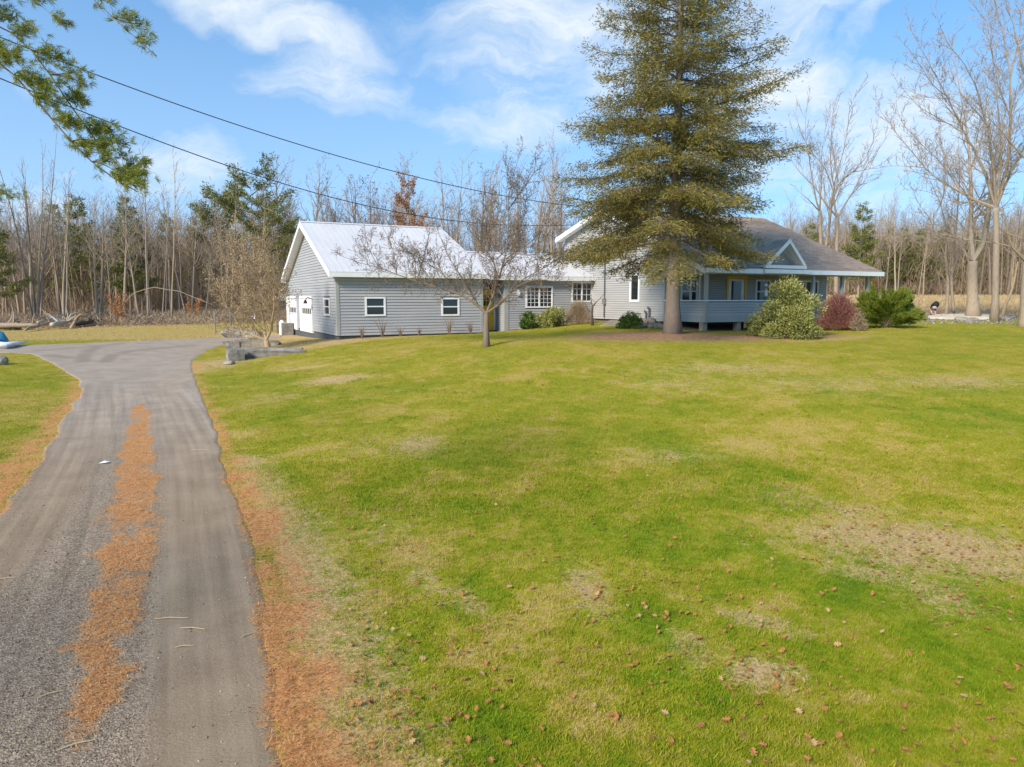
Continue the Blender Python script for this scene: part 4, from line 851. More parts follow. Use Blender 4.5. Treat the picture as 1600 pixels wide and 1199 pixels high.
# skeleton trees drawn limb by limb at their own depth
def limb_tree(name, label, D, limbs, bk, seed, P, r0s, base=None, leaves=None, cat='tree', depth=1.0, group=None, trunk_n=1, kidscale=1.0, twigL=.3, side0=9):
    """limbs: lists of photo pixels laid at depth D; the first trunk_n are the trunk, the others lean to and from the viewer as well"""
    rg = np.random.default_rng(seed); b = at(*base, D) if base else at(*limbs[0][0], D); b[2] = g1(b[0], b[1]); t = thing(name, label, cat, b, 0, group)
    tr, cr, tips = MB(), MB(), []; rt = 0
    off0 = {}
    for li, (lp, (ra, rb)) in enumerate(zip(limbs, r0s)):
        n = len(lp); raw = np.array([at(x, y, D) for x, y in lp])
        st = off0.get(lp[0], 0); slope = 0 if li < trunk_n else rg.uniform(-1, 1) * depth
        seg = np.r_[0, np.cumsum(np.linalg.norm(np.diff(raw, axis=0), axis=1))]; dd = st + slope * seg * .5
        raw = np.array([at(x, y, D + o) for (x, y), o in zip(lp, dd)])
        for q, o in zip(lp, dd): off0.setdefault(q, o)
        m_ = max(4, int(seg[-1] / .35)); ss = np.linspace(0, seg[-1], m_)
        # smooth through the points
        P3 = np.stack([np.interp(ss, seg, raw[:, i]) for i in range(3)], 1)
        for _ in range(3): P3[1:-1] = (P3[:-2] + P3[1:-1] * 2 + P3[2:]) / 4
        if li >= trunk_n: P3[1:] += np.cumsum(rg.normal(0, .018, (m_ - 1, 3)), 0) * min(1, D / 40)
        f = np.linspace(0, 1, m_); ra = max(ra, rt * .6) if (lp[0] == limbs[trunk_n - 1][-1] and li >= trunk_n) else ra; rad = rb + (ra - rb) * (1 - f) ** (1.0 if li < trunk_n else 1.5); rt = rb if li < trunk_n else rt
        if li == 0: rad = rad * (1 + .5 * np.exp(-ss / (ra * .9))); P3[0, 2] = min(P3[0, 2], b[2] - .2)
        P3 = P3 - b; (tr if li < trunk_n else cr).tube(P3, rad, side0 if li < trunk_n else 6)
        if li == 0 or P['kids'][0] == 0: 
            if li == 0: continue
        dirs = unit(np.gradient(P3, axis=0)); k = int(P['kids'][0] * seg[-1] * kidscale)
        for j in range(k):
            f_ = P['f0'][0] + (1 - P['f0'][0]) * (j + rg.uniform(0, .9)) / k; i = min(int(f_ * (m_ - 1)), m_ - 1); tt = dirs[i]
            s = unit(np.cross(tt, rg.normal(size=3))); a = R(rg.uniform(*P['ang'][0])); nd = unit(tt * math.cos(a) + s * math.sin(a) + [0, 0, P['up'][0]])
            grow(cr, tips, P3[i], nd, twigL * seg[-1] ** .5 * (1.25 - .7 * f_) * rg.uniform(.5, 1.4), max(rad[i] * .4, P['minr']), 1, P, rg)
        grow(cr, tips, P3[-1], dirs[-1], twigL * seg[-1] ** .5 * .9, max(rb * .8, P['minr']), 1, P, rg)
    tr.build('trunk', bk, t, True); prop(cr.build('branches', bk, t), kind='stuff')
    if leaves: prop(link('dry_leaves', tip_leaves('dry_leaves', tips, leaves[0], leaves[1], leaves[1] * leaves[3], leaves[2], rg, leaves[4]), t), kind='stuff')
    return t, tips
HARD = dict(seg=[6, 5, 4, 3], wob=[.08, .13, .18, .2], up=[.12, .08, .06, .04], end=.18, side=[6, 4, 3, 3], max=3, kids=[1.1, 6, 4, 0], ref=[1, 2.2, 1.2, 1], f0=[.12, .15, .2, .2], ang=[(25, 60), (25, 60), (25, 60), (20, 50)], len=[.4, .5, .55, .5], rr=[.5, .55, .6, .6], minr=.012)
# crab apple in front of the garage
CA = dict(HARD, minr=.008, kids=[6.5, 9, 6, 0], ref=[1, .9, .45, 1], wob=[.1, .2, .25, .25], up=[.2, .1, .08, .05], ang=[(30, 75), (30, 70), (30, 70), (20, 50)])
f0 = (760, 490)
limb_tree('apple_tree', 'bare spreading fruit tree with many reddish twigs on the lawn before the garage', gnd(760, 542)[1],
  [[(760, 543), (759, 520), f0], [f0, (742, 470), (715, 458), (680, 447), (650, 440), (620, 428), (590, 415), (560, 408), (548, 402)], [(742, 470), (730, 440), (712, 425), (695, 400), (688, 375)],
   [(650, 440), (660, 415), (668, 385), (672, 350)], [(620, 428), (622, 400), (612, 378), (600, 355)], [(590, 415), (575, 395), (565, 375), (568, 350)],
   [f0, (770, 465), (780, 435), (776, 405), (764, 390), (740, 372), (725, 340)], [(780, 435), (790, 405), (796, 370), (793, 330), (797, 290), (806, 262)], [(764, 390), (757, 360), (762, 320), (758, 290)],
   [(790, 405), (812, 388), (842, 375), (858, 350), (862, 315)], [f0, (778, 480), (796, 462), (803, 446), (830, 436), (862, 440), (895, 446)], [(803, 446), (835, 425), (870, 410), (888, 395)],
   [(793, 330), (812, 300), (832, 280), (845, 262), (836, 240)], [(776, 405), (800, 385), (820, 350), (823, 300)], [(715, 458), (700, 430), (668, 410), (640, 395), (618, 380)], [(797, 290), (785, 260), (790, 245)]],
  m_barkr, 5, CA, [(0.125, 0.098), (0.063, 0.01), (0.031, 0.01), (0.021, 0.01), (0.019, 0.01), (0.016, 0.01), (0.053, 0.01), (0.048, 0.01), (0.026, 0.01), (0.031, 0.01), (0.045, 0.01), (0.024, 0.01), (0.024, 0.01), (0.026, 0.01), (0.024, 0.01), (0.01, 0.01)],
  leaves=(1500, .07, m_redd, .35, .04), depth=.9, twigL=.6)
# leaning tan shrub tree by the stones
ST = dict(CA, kids=[6, 7, 5, 0], minr=.007, up=[.25, .14, .1, .05])
b0 = (419, 546)
limb_tree('leaning_shrub_tree', 'leaning many-stemmed tree with tan dry seed heads beside the driveway stones', gnd(419, 549)[1],
  [[b0, (416, 532)], [(416, 532), (402, 525), (380, 520), (358, 514), (340, 512)], [(416, 532), (412, 500), (405, 470), (390, 440), (385, 410), (380, 385)], [(402, 525), (396, 495), (375, 470), (358, 440), (350, 405)],
   [(416, 532), (425, 505), (428, 470), (425, 430), (415, 395)], [(405, 470), (412, 440), (402, 400), (398, 372)], [(380, 520), (362, 490), (345, 465), (338, 440)], [(412, 500), (432, 478), (440, 450), (436, 420)],
   [(375, 470), (368, 430), (366, 395), (370, 370)], [(380, 520), (385, 495), (390, 470)]],
  m_barkt, 6, ST, [(0.136, 0.112), (0.078, 0.018), (0.036, 0.01), (0.033, 0.01), (0.03, 0.01), (0.024, 0.01), (0.03, 0.01), (0.024, 0.01), (0.024, 0.01), (0.018, 0.01)], leaves=(7500, .075, m_tan, .4, .09), depth=1.2, twigL=.75)
# bare trees behind the house roof
D1 = 62
BH = dict(HARD, kids=[1.4, 7, 5, 0], ref=[1, 2.4, 1.1, 1], minr=.015, up=[.3, .12, .1, .05], ang=[(18, 45), (20, 45), (20, 45), (20, 45)])
limb_tree('bare_tree', 'tall bare maple with wide fan of limbs right behind the farmhouse roof', D1,
  [[(1306, 470), (1307, 400), (1309, 340)], [(1309, 340), (1300, 310), (1310, 285), (1330, 270), (1352, 245), (1365, 210), (1370, 180)], [(1309, 340), (1338, 290), (1352, 262), (1372, 235), (1385, 215)], [(1309, 340), (1290, 320), (1275, 295), (1258, 280), (1240, 262), (1232, 240)],
   [(1307, 400), (1297, 370), (1302, 320), (1308, 280), (1322, 240), (1330, 200), (1334, 170)], [(1310, 285), (1302, 250), (1297, 210), (1303, 175)], [(1330, 270), (1368, 262), (1385, 250)], [(1338, 290), (1365, 285), (1380, 265)]],
  m_bark, 7, BH, [(0.196, 0.142), (0.096, 0.014), (0.077, 0.014), (0.072, 0.014), (0.106, 0.014), (0.058, 0.01), (0.038, 0.01), (0.038, 0.01)], base=(1306, 470), depth=.9, twigL=.8, cat='tree')
limb_tree('bare_tree', 'slender bare maple with upswept limbs, leaning trunk, next to the spruce crown', D1 + 3,
  [[(1284, 470), (1283, 390), (1281, 330)], [(1281, 330), (1270, 290), (1268, 250), (1260, 210), (1262, 180)], [(1290, 388), (1299, 340), (1305, 300), (1290, 262), (1272, 240), (1262, 225), (1250, 200)], [(1305, 300), (1298, 270), (1297, 230), (1300, 180)], [(1281, 330), (1262, 310), (1248, 300)], [(1281, 330), (1284, 280), (1283, 240), (1290, 200)], [(1284, 395), (1290, 388), (1300, 372), (1306, 366)], [(1268, 250), (1250, 225), (1238, 200)]],
  m_bark, 8, BH, [(0.185, 0.136), (0.082, 0.014), (0.115, 0.014), (0.067, 0.01), (0.038, 0.01), (0.067, 0.01), (0.067, 0.058), (0.038, 0.01)], base=(1284, 470), depth=.9, twigL=.8)
# great maples on the right
GM = dict(HARD, kids=[2.3, 8, 5, 0], ref=[1, 2.2, 1.0, 1], minr=.014, up=[.15, .1, .08, .05])
limb_tree('maple_tree', 'thick pale-barked maple forking low, with a broken stub, by the field edge', 52,
  [[(1521, 487), (1519, 450), (1520, 408)], [(1520, 408), (1516, 370), (1518, 320), (1518, 260), (1512, 200), (1498, 140), (1488, 95)], [(1520, 408), (1535, 385), (1543, 350), (1548, 300), (1565, 240), (1580, 190), (1592, 130)],
   [(1519, 415), (1508, 405), (1509, 396)], [(1518, 320), (1500, 290), (1480, 262), (1470, 225)], [(1518, 260), (1535, 220), (1540, 170), (1545, 120)], [(1512, 200), (1485, 175), (1465, 150), (1450, 120)], [(1516, 370), (1500, 345), (1485, 330), (1470, 300)]],
  m_bark2, 9, GM, [(0.381, 0.303), (0.223, 0.018), (0.223, 0.018), (0.089, 0.053), (0.058, 0.01), (0.071, 0.01), (0.053, 0.01), (0.045, 0.01)], depth=.8, twigL=.8, side0=16)
limb_tree('maple_tree', 'dark-trunked maple with long limbs sweeping over the lawn on the right', 46,
  [[(1555, 485), (1556, 420), (1557, 370), (1556, 325)], [(1556, 325), (1530, 317), (1500, 300), (1470, 283), (1445, 262), (1418, 230), (1398, 205), (1378, 178)], [(1556, 325), (1540, 270), (1510, 210), (1480, 150), (1455, 105), (1432, 68)],
   [(1556, 325), (1553, 260), (1545, 200), (1530, 140), (1505, 95), (1480, 62)], [(1556, 325), (1574, 260), (1581, 190), (1579, 120), (1570, 60), (1558, -10), (1550, -60)], [(1556, 325), (1575, 285), (1600, 230), (1640, 150)],
   [(1581, 190), (1560, 140), (1545, 80), (1530, 20), (1522, -30)], [(1579, 120), (1590, 70), (1596, 10), (1600, -60)], [(1445, 262), (1420, 262), (1395, 255), (1370, 262)], [(1500, 300), (1480, 262), (1440, 225), (1405, 190), (1400, 165)],
   [(1510, 210), (1470, 190), (1435, 170), (1402, 130)], [(1545, 200), (1530, 180), (1500, 150), (1485, 118)], [(1480, 150), (1460, 140), (1440, 100), (1420, 75)], [(1530, 317), (1490, 318), (1450, 300), (1420, 300)], [(1556, 325), (1565, 230), (1558, 160), (1552, 100), (1548, 40)]],
  m_bark, 10, GM, [(0.211, 0.171), (0.076, 0.014), (0.081, 0.014), (0.076, 0.014), (0.116, 0.018), (0.076, 0.018), (0.049, 0.014), (0.049, 0.014), (0.022, 0.01), (0.036, 0.01), (0.036, 0.01), (0.036, 0.01), (0.031, 0.01), (0.022, 0.01), (0.045, 0.01)], depth=.7, twigL=.72, side0=12)
limb_tree('maple_tree', 'maple at the right edge of the photo with low curved limbs and flared roots', 38,
  [[(1601, 512), (1603, 460), (1607, 400), (1615, 330), (1620, 200), (1615, 60), (1610, -60)], [(1606, 410), (1592, 398), (1578, 385), (1573, 365), (1567, 330), (1562, 310)], [(1578, 385), (1540, 379), (1500, 373), (1460, 376), (1420, 368), (1390, 352)], [(1573, 365), (1590, 365), (1610, 380)],
   [(1500, 373), (1470, 366), (1430, 372), (1385, 376)], [(1618, 260), (1595, 245), (1570, 210), (1548, 190), (1520, 165)], [(1618, 160), (1598, 110), (1585, 40), (1570, -20)], [(1567, 330), (1550, 335), (1520, 332)]],
  m_bark, 11, GM, [(0.269, 0.128), (0.104, 0.015), (0.031, 0.01), (0.031, 0.015), (0.018, 0.01), (0.062, 0.01), (0.062, 0.015), (0.021, 0.01)], depth=.5, twigL=.5, side0=12, kidscale=.8)
limb_tree('twin_maple_tree', 'slim twin-trunked bare tree left of the thick pale maple', 55,
  [[(1479, 486), (1482, 440), (1477, 400)], [(1490, 486), (1486, 440), (1490, 390), (1496, 330), (1500, 280), (1498, 230)], [(1477, 400), (1478, 360), (1470, 320), (1455, 285), (1440, 255), (1430, 230)], [(1477, 400), (1462, 370), (1450, 340), (1430, 318), (1420, 290)], [(1470, 320), (1478, 290), (1476, 250), (1470, 210)]],
  m_bark, 12, GM, [(0.126, 0.095), (0.123, 0.017), (0.078, 0.011), (0.056, 0.011), (0.045, 0.011)], trunk_n=2, depth=.7, twigL=.7)
limb_tree('dead_tree', 'thin leaning dead trunk between the big maples and the right edge', 50,
  [[(1566, 484), (1578, 465), (1585, 440), (1590, 410)], [(1585, 440), (1580, 420), (1582, 400)]], m_barkt, 13, dict(GM, kids=[.5, 2, 0, 0]), [(.11, .04), (.04, .015)], twigL=.3)

# woods -----------------------------------------------------------
def wood_row(n, x0, x1, D0, D1_, keys, hs, name='woodland_tree', label='bare grey-brown tree in the woods behind the drive and yard', group='bare trees of the left woods', seed=0, tilt=.06):
    rg = np.random.default_rng(seed)
    for i in range(n):
        D = rg.uniform(D0, D1_); px_ = x0 + (x1 - x0) * (i + rg.uniform(-1.5, 2.5)) / n; X = (px_ - 800) / FPX * D; k = keys[rg.integers(0, len(keys))]; s = rg.uniform(*hs) / 14
        place_tree(k, name, label, 'tree', (X, D, g1(X, D)), s, rg.uniform(0, 6.28), group, tilt=(rg.normal(0, tilt), rg.normal(0, tilt)))
wood_row(110, -60, 440, 65, 92, ['bare0', 'bare1', 'bare2', 'bare3', 'pole0', 'pole1', 'pole2', 'pole0'], (8.5, 14), seed=1)
wood_row(30, 430, 900, 88, 120, ['bare0', 'bare1', 'bare4', 'red0', 'bare3', 'bare4', 'multi2'], (16, 21), label='bare tree standing behind the garage and wing roofs', group='bare trees behind the garage', seed=2)
wood_row(46, 1235, 1680, 150, 200, ['bare0', 'bare1', 'bare4', 'red0', 'pole0', 'pole1', 'pole2'], (17, 24), label='bare tree in the distant treeline beyond the dry field', group='bare trees beyond the field', seed=3)
# told-apart trees of the left wood
def pl(key, label, x, ybase, D, ytop, Hm, name='bare_tree', rz=None, cat='tree'):
    p = at(x, ybase, D); z = g1(p[0], D); h = at(x, ytop, D)[2] - z; return place_tree(key, name, label, cat, (p[0], D, z), h / Hm, rz)
pl('multi', 'tall clump of upright bare stems rising above the left woods', 55, 500, 62, 195, 17, 'multi_stemmed_tree')
pl('multi2', 'pale forked bare tree at the front of the left woods', 100, 494, 61, 262, 14, 'forked_tree')
pl('pole0', 'very tall straight pole tree, first of two rising over the woods', 232, 488, 62, 210, 14, 'pole_tree')
pl('pole1', 'very tall straight pole tree, second of two rising over the woods', 268, 488, 64, 222, 14, 'pole_tree')
pl('pole2', 'leaning thin pale trunk among brush in the woods', 172, 492, 60, 330, 14, 'pole_tree')
pl('pine0', 'full green pine standing alone in the gap of the left woods', 205, 492, 72, 313, 13, 'pine_tree')
pl('pine1', 'dark narrow pine in the left woods behind the clump', 132, 495, 76, 312, 13, 'pine_tree')
pl('pine2', 'yellowish rounded pine crown above the left woods', 95, 495, 82, 322, 13, 'pine_tree')
pl('ragged', 'ragged two-tone pine left of the garage, taller one', 400, 492, 76, 288, 13, 'pine_tree')
pl('ragged', 'ragged pine left of the garage, lower and bushier one', 345, 492, 80, 312, 13, 'pine_tree', 2.2)
pl('pine1', 'small pine crown in the middle of the left woods', 268, 492, 90, 340, 13, 'pine_tree')
pl('pine2', 'broad yellow-green pine next to the ragged pines', 320, 492, 86, 335, 13, 'pine_tree')
pl('ragged', 'scraggly dark pine nearest to the garage gable', 432, 492, 72, 330, 13, 'pine_tree', 4)
pl('pine0', 'pine at the extreme left edge of the woods', -8, 500, 60, 300, 13, 'pine_tree')
pl('pine1', 'light green pine behind the farmhouse roof right end', 1340, 470, 110, 322, 13, 'pine_tree')
pl('pine2', 'small dark conifer showing over the farmhouse roof', 1262, 470, 105, 352, 13, 'pine_tree')
pl('pine0', 'small dark pine over the wing roof ridge', 862, 470, 110, 385, 13, 'pine_tree')
pl('orange', 'tree with orange-brown leaves behind the garage roof', 648, 480, 90, 285, 12, 'orange_leaved_tree')
pl('red0', 'tree with clusters of reddish buds over the garage ridge', 592, 480, 86, 272, 13, 'budding_tree')
pl('bare3', 'large open-crowned bare tree above the garage ridge end', 694, 480, 84, 252, 14, 'bare_tree')
pl('multi', 'dense clump of upright stems above the wing roof', 750, 480, 92, 250, 17, 'multi_stemmed_tree')
pl('multi', 'upright narrow clump of stems between apple tree and spruce', 866, 480, 88, 258, 17, 'multi_stemmed_tree', 2)
pl('multi2', 'tall bare clump directly above the yellow door', 795, 480, 90, 246, 14, 'multi_stemmed_tree', 1)
pl('multi2', 'bare clump over the middle of the garage ridge', 545, 480, 92, 290, 14, 'multi_stemmed_tree', 3)
pl('orangebush', 'small bush with bright orange dry leaves at the wood edge', 182, 492, 60, 455, 3.2, 'orange_leaved_bush', 0, 'bush')
pl('orangebush', 'small orange-leaved sapling right of the fallen white birch', 302, 488, 62, 462, 3.2, 'orange_leaved_bush', 2, 'bush')
pl('orangebush', 'orange sapling in front of the far treeline', 1367, 470, 120, 432, 3.2, 'orange_leaved_bush', 2, 'bush')
for i, (x, k) in enumerate([(1385, 'pine2'), (1410, 'pine0'), (1440, 'pine1'), (1475, 'pine2'), (1530, 'pine0'), (1360, 'pine1'), (1590, 'pine1')]):
    p = at(x, 464, 175); place_tree(k, 'pine_tree', 'dull green pine among the far trees beyond the field', 'tree', (p[0], 175 + i, g1(p[0], 175)), 1.25, None, 'pines beyond the field')
# the mass of the woods behind
def mass(name, n, x0, x1, D0, D1_, keys, h, seed, label):
    rg = np.random.default_rng(seed); D = rg.uniform(D0, D1_, n); X = (rg.uniform(x0, x1, n) - 800) / FPX * D; ms = []
    for k in keys:  # join trunk and branches of a kind into one mesh
        import bmesh
        bm = bmesh.new()
        for _, me_ in TREES[k]: bm.from_mesh(me_)
        m2 = bpy.data.meshes.new('woods_tree'); bm.to_mesh(m2); bm.free(); m2.materials.append(TREES[k][0][1].materials[0]); ms.append(m2)
    o = scatter(name, np.c_[X, D, gz(X, D)], np.c_[rg.normal(0, .04, n), rg.normal(0, .04, n), rg.uniform(0, 6.28, n)], rg.uniform(*h, n) / 14, ms)
    return prop(o, label, 'woods')
mass('forest', 620, -120, 450, 76, 135, ['bare0', 'bare1', 'bare2', 'pole0', 'pole1'], (9, 14), 4, 'dense bare hardwood forest filling the left background')
mass('forest', 110, 430, 900, 105, 140, ['bare0', 'bare1', 'bare4'], (13, 17), 5, 'bare hardwood forest behind the garage and wing')
mass('forest', 900, 1190, 1800, 175, 260, ['bare0', 'bare1', 'bare4', 'pole0', 'pole1'], (16, 24), 6, 'distant bare treeline beyond the dry field')

# brush and undergrowth
def brush(name, label, n, xs, Ds, L, w, m, seed, zs=.6, dens=None, kind='stuff', up=.9):
    rg = np.random.default_rng(seed); D = rg.uniform(*Ds, n); X = (rg.uniform(*xs, n) - 800) / FPX * D
    if dens is not None: k = dens(X, D, rg); X, D = X[k], D[k]
    n = len(X); P_ = np.c_[X, D, gz(X, D) + rg.uniform(-.05, zs, n) * rg.uniform(0, 1, n)]; D_ = unit(np.c_[rg.normal(0, .6, (n, 2)), rg.uniform(.1, 1, n) * up]); Wd = unit(np.cross(D_, rdir(n, rg)))
    return prop(link(name, blades_mesh(name, P_, D_, Wd, rg.uniform(.4, 1, n) * L, w, m, np.clip(rg.normal(.45, .25, n), 0, 1))), label, 'undergrowth', None, kind)
brush('undergrowth', 'brown dead brush and brambles along the front of the left woods', 34000, (-60, 470), (57, 78), 1.0, .018, m_brush, 1, .7, lambda X, D, r: r.uniform(0, 1, len(X)) < np.clip((D - 57 - (X + 30) * .26 + snoise(X, D, .5, 3) * 2) / 6, 0, 1) * (.35 + .65 * (snoise(X, D, .7, 9) > -.2)))
brush('undergrowth', 'tangled thin saplings inside the left woods', 60000, (-60, 450), (74, 112), 2.6, .022, m_brush, 2, 7.0, None, up=1.8)
brush('undergrowth', 'dull reddish saplings along the far treeline', 60000, (1180, 1750), (172, 225), 4.5, .045, m_brush, 3, 12.0, None, up=1.8)
brush('undergrowth', 'rusty brush around the feet of the big maples', 5000, (1440, 1640), (52, 63), .5, .015, m_brush, 4, .2, lambda X, D, r: snoise(X, D, .9, 3) > -.1)
brush('tall_grass', 'pale tall dry grass filling the field beyond the maples', 60000, (1180, 1800), (72, 188), 1.0, .03, m_field, 5, .25)
brush('tall_grass', 'tall tan grass strip along the field edge', 14000, (1340, 1700), (69, 90), 1.0, .02, m_field, 6, .2)
brush('fallen_leaves_bank', 'leaf litter on the bank below the left woods', 9000, (-60, 470), (54, 72), .16, .05, m_brush, 7, .05, lambda X, D, r: (D - 57 - (X + 30) * .26) > -1, up=.3)

# ------------------------------------------------------------------ shrubs
def shrub(name, label, cat, c, rx, ry, h, m, n, L, w, seed, group=None, stems=14, mode='ball', stem_m=None, lump=.27, gaps=.25):
    """leafy shrub: stems plus many leaves spread through an uneven crown"""
    rg = np.random.default_rng(seed); c = np.array(c, float); t = thing(name, label, cat, c, 0, group); st = MB()
    if mode == 'ball':
        k = 30; cd = unit(rg.normal(size=(k, 3)) + [0, 0, .5]); cd[:, 2] = np.abs(cd[:, 2]); cr = rg.uniform(.5, 1.05, k); cc = cd * cr[:, None] * [rx, ry, h * .92]; cs = rg.uniform(.7, 1.3, k) * lump * (rx + ry + h) / 3
        i = rg.integers(0, k, n); d = rdir(n, rg); P_ = cc[i] + d * cs[i][:, None] * rg.uniform(.55, 1.05, n)[:, None]; P_[:, 2] = np.abs(P_[:, 2]) + .04
        keep = rg.uniform(0, 1, n) > gaps; P_, d = P_[keep], d[keep]; m_ = len(P_); D_ = unit(d + rdir(m_, rg) * .8 + [0, 0, .25]); tn = np.clip(rg.normal(.42, .2, m_) + .18 * d[:, 2], 0, 1)
        for j in range(stems): q = cc[rg.integers(0, k)]; st.tube([[rg.normal(0, .08) * rx, rg.normal(0, .08) * ry, -.1], q * [.4, .4, .55], q], [.03, .02, .008], 4, cap=False)
    elif mode == 'spray':   # juniper: long arching feathery sprays
        a = np.where(rg.uniform(0, 1, stems) < .45, rg.normal(0, .5, stems) + (rg.uniform(0, 1, stems) < .25) * 3.14, rg.uniform(0, 6.283, stems)); P_, D_, tn = [], [], []
        for j in range(stems):
            e = rg.uniform(.12, 1.15); o = np.array([math.cos(a[j]) * rx, math.sin(a[j]) * ry, 0]) * math.cos(e) * rg.uniform(.75, 1.08); tip = o + [0, 0, h * math.sin(e) * rg.uniform(.8, 1.1)]
            f = np.linspace(0, 1, 8)[:, None]; pts = tip * f + np.array([0, 0, .12 * h]) * np.sin(f * 3.1); st.tube(pts, .02 * (1 - f[:, 0] * .8), 4, cap=False)
            k = n // stems; ff = rg.uniform(.22, 1, k) ** .8; q = np.stack([np.interp(ff, f[:, 0], pts[:, i_]) for i_ in range(3)], 1); dirn = unit(pts[-1] - pts[2])
            P_.append(q + rg.normal(0, .07, (k, 3)) * (1.3 - ff)[:, None] * 1.6); D_.append(unit(dirn + rdir(k, rg) * .42)); tn.append(np.clip(rg.normal(.35, .2, k) + .25 * ff - .05, 0, 1))
        P_, D_, tn = np.concatenate(P_), np.concatenate(D_), np.concatenate(tn); m_ = len(P_); P_[:, 2] = np.maximum(P_[:, 2], .03)
    else:                   # twig: dense fine upright arching twigs
        P_, D_ = [], []
        a = rg.uniform(0, 6.283, n); e = rg.uniform(.1, 1.45, n); o = np.c_[np.cos(a) * rx * np.cos(e), np.sin(a) * ry * np.cos(e), h * np.sin(e)] * rg.uniform(.35, 1, n)[:, None] ** .5
        P_ = o * rg.uniform(.55, .97, n)[:, None]; D_ = unit(o / [rx, ry, h] + rdir(n, rg) * .5 + [0, 0, .25]); m_ = n; tn = np.clip(rg.normal(.4, .2, n) + .3 * (.5 - o[:, 2] / h), 0, 1)
        for j in range(stems): q = o[j]; st.tube([[0, 0, -.05], q * [.5, .5, .7], q], [.02, .012, .005], 3, cap=False)
    Wd = unit(np.cross(D_, rdir(m_, rg))); st.build('stems', stem_m or m_bark, t)
    prop(link('foliage', blades_mesh('foliage', P_, D_, Wd, rg.uniform(.55, 1.15, m_) * L, w, m, tn), t), kind='stuff'); return t
def sh(name, label, x0, x1, ytop, ybase, D, m, n, L, w, seed, mode='ball', cat='shrub', yb=None, **kw):
    b = at((x0 + x1) / 2, ybase, D); b[2] = g1(b[0], D); rx = (x1 - x0) / 2 / FPX * D; h = at(800, ytop, D)[2] - b[2]
    return shrub(name, label, cat, b, rx * .9, min(rx * .9, kw.pop('ryv', 9)), h * .9, m, n, L, w, seed, mode=mode, **kw)
Dr = gnd(1232, 528)[1]
sh('rhododendron', 'large rounded broad-leaved shrub with yellowish green leaves before the porch', 1184, 1282, 408, 524, Dr, m_rhodo, 26000, .12, .022, 1, stems=30, ryv=1.1)
sh('rhododendron', 'low spreading left arm of the broad-leaved shrub by the porch skirt', 1165, 1215, 478, 520, Dr + .6, m_rhodo, 3200, .11, .02, 2, gaps=.3)
sh('barberry_bush', 'dense purplish red twiggy bush between the rhododendron and the juniper', 1268, 1348, 448, 513, 33.5, m_barb, 26000, .13, .008, 3, 'twig', stems=60, ryv=1.1)
sh('juniper', 'wide feathery green juniper with arching sprays at the right of the red bush', 1320, 1444, 440, 516, 33.8, m_juni, 44000, .22, .012, 4, 'spray', stems=110, ryv=1.3)
sh('low_twiggy_bush', 'small brown twiggy bush between the red bush and the juniper', 1325, 1356, 482, 514, 32.6, m_brush, 2600, .14, .008, 5, 'twig', stems=20)
sh('round_evergreen', 'small dark green clipped evergreen at the house wall', 964, 1002, 486, 509, 33.5, m_dark, 8000, .08, .014, 6, stems=10, lump=.3, gaps=.02)
sh('evergreen_shrub', 'dark green shrub under the first pair of wing windows', 812, 846, 488, 517, 38.2, m_dark, 5200, .13, .03, 7)
sh('evergreen_shrub', 'lighter yellow-green shrub right of the dark one below the wing windows', 836, 886, 474, 514, 38.0, m_rhodo, 6500, .12, .024, 8)
sh('bare_shrub', 'leafless grey twiggy shrub at the inner corner of the wing and house', 872, 934, 462, 508, 38.5, m_brush, 6500, .2, .005, 9, 'twig', stems=50, stem_m=m_barkt)
limb_tree('crooked_small_tree', 'tiny crooked dark-stemmed tree in front of the house gable wall', 36.5, [[(926, 506), (926, 497), (922, 488), (926, 479)], [(922, 488), (914, 478), (910, 470)], [(926, 479), (934, 470), (940, 462)], [(926, 479), (922, 465), (924, 455)]],
          m_barkd, 31, dict(CA, kids=[5, 5, 3, 0]), [(.07, .05), (.035, .008), (.04, .008), (.03, .008)], twigL=.5, depth=.3)
wl = ['first', 'second', 'third', 'fourth', 'fifth', 'sixth']
wp = ['left of the first garage window', 'directly under the first garage window', 'right of the first garage window', 'midway between the garage windows', 'under the second garage window', 'right of the second garage window']
for i, (x, h) in enumerate([(566, .8), (598, .95), (626, .5), (655, .45), (702, 1.0), (735, .75)]):
    v = -.75; u = solve(x, v); w_ = Hw(u, v); t = thing('twig_bush', f'sparse bare reddish twig bush {wp[i]}', 'bush', (*w_, g1(*w_)), 0, 'twig bushes along the garage wall'); mb = MB(); rg = np.random.default_rng(90 + i)
    for k in range(26): a = rg.uniform(0, 6.28); e = rg.uniform(.1, .55); q = np.array([math.cos(a) * e, math.sin(a) * e, 1]) * h * rg.uniform(.5, 1.1); mb.tube([[0, 0, -.05], q * [.4, .4, .5], q], [.012, .009, .005], 3, cap=False)
    mb.build('stems', m_barkr, t)

# ------------------------------------------------------------------ stones, logs
def rock_mesh(seed, m, sq=(1, 1, .7), rough=.16, sub=2, slabby=False):
    import bmesh
    from mathutils import noise as mn
    bm = bmesh.new(); 
    if slabby: bmesh.ops.create_cube(bm, size=1); bmesh.ops.subdivide_edges(bm, edges=bm.edges[:], cuts=3, use_grid_fill=True)
    else: bmesh.ops.create_icosphere(bm, subdivisions=sub, radius=.5)
    for v in bm.verts:
        n_ = mn.noise_vector(v.co * 1.7 + Vector((seed * 3.1, seed, 0))) * rough * 1.6 + mn.noise_vector(v.co * 4 + Vector((seed, 0, 3))) * rough * .5; v.co = Vector(((v.co.x + n_.x * .6) * sq[0], (v.co.y + n_.y * .6) * sq[1], (v.co.z + n_.z * .6) * sq[2]))
    me = bpy.data.meshes.new('rock'); bm.to_mesh(me); bm.free(); me.materials.append(m); return me
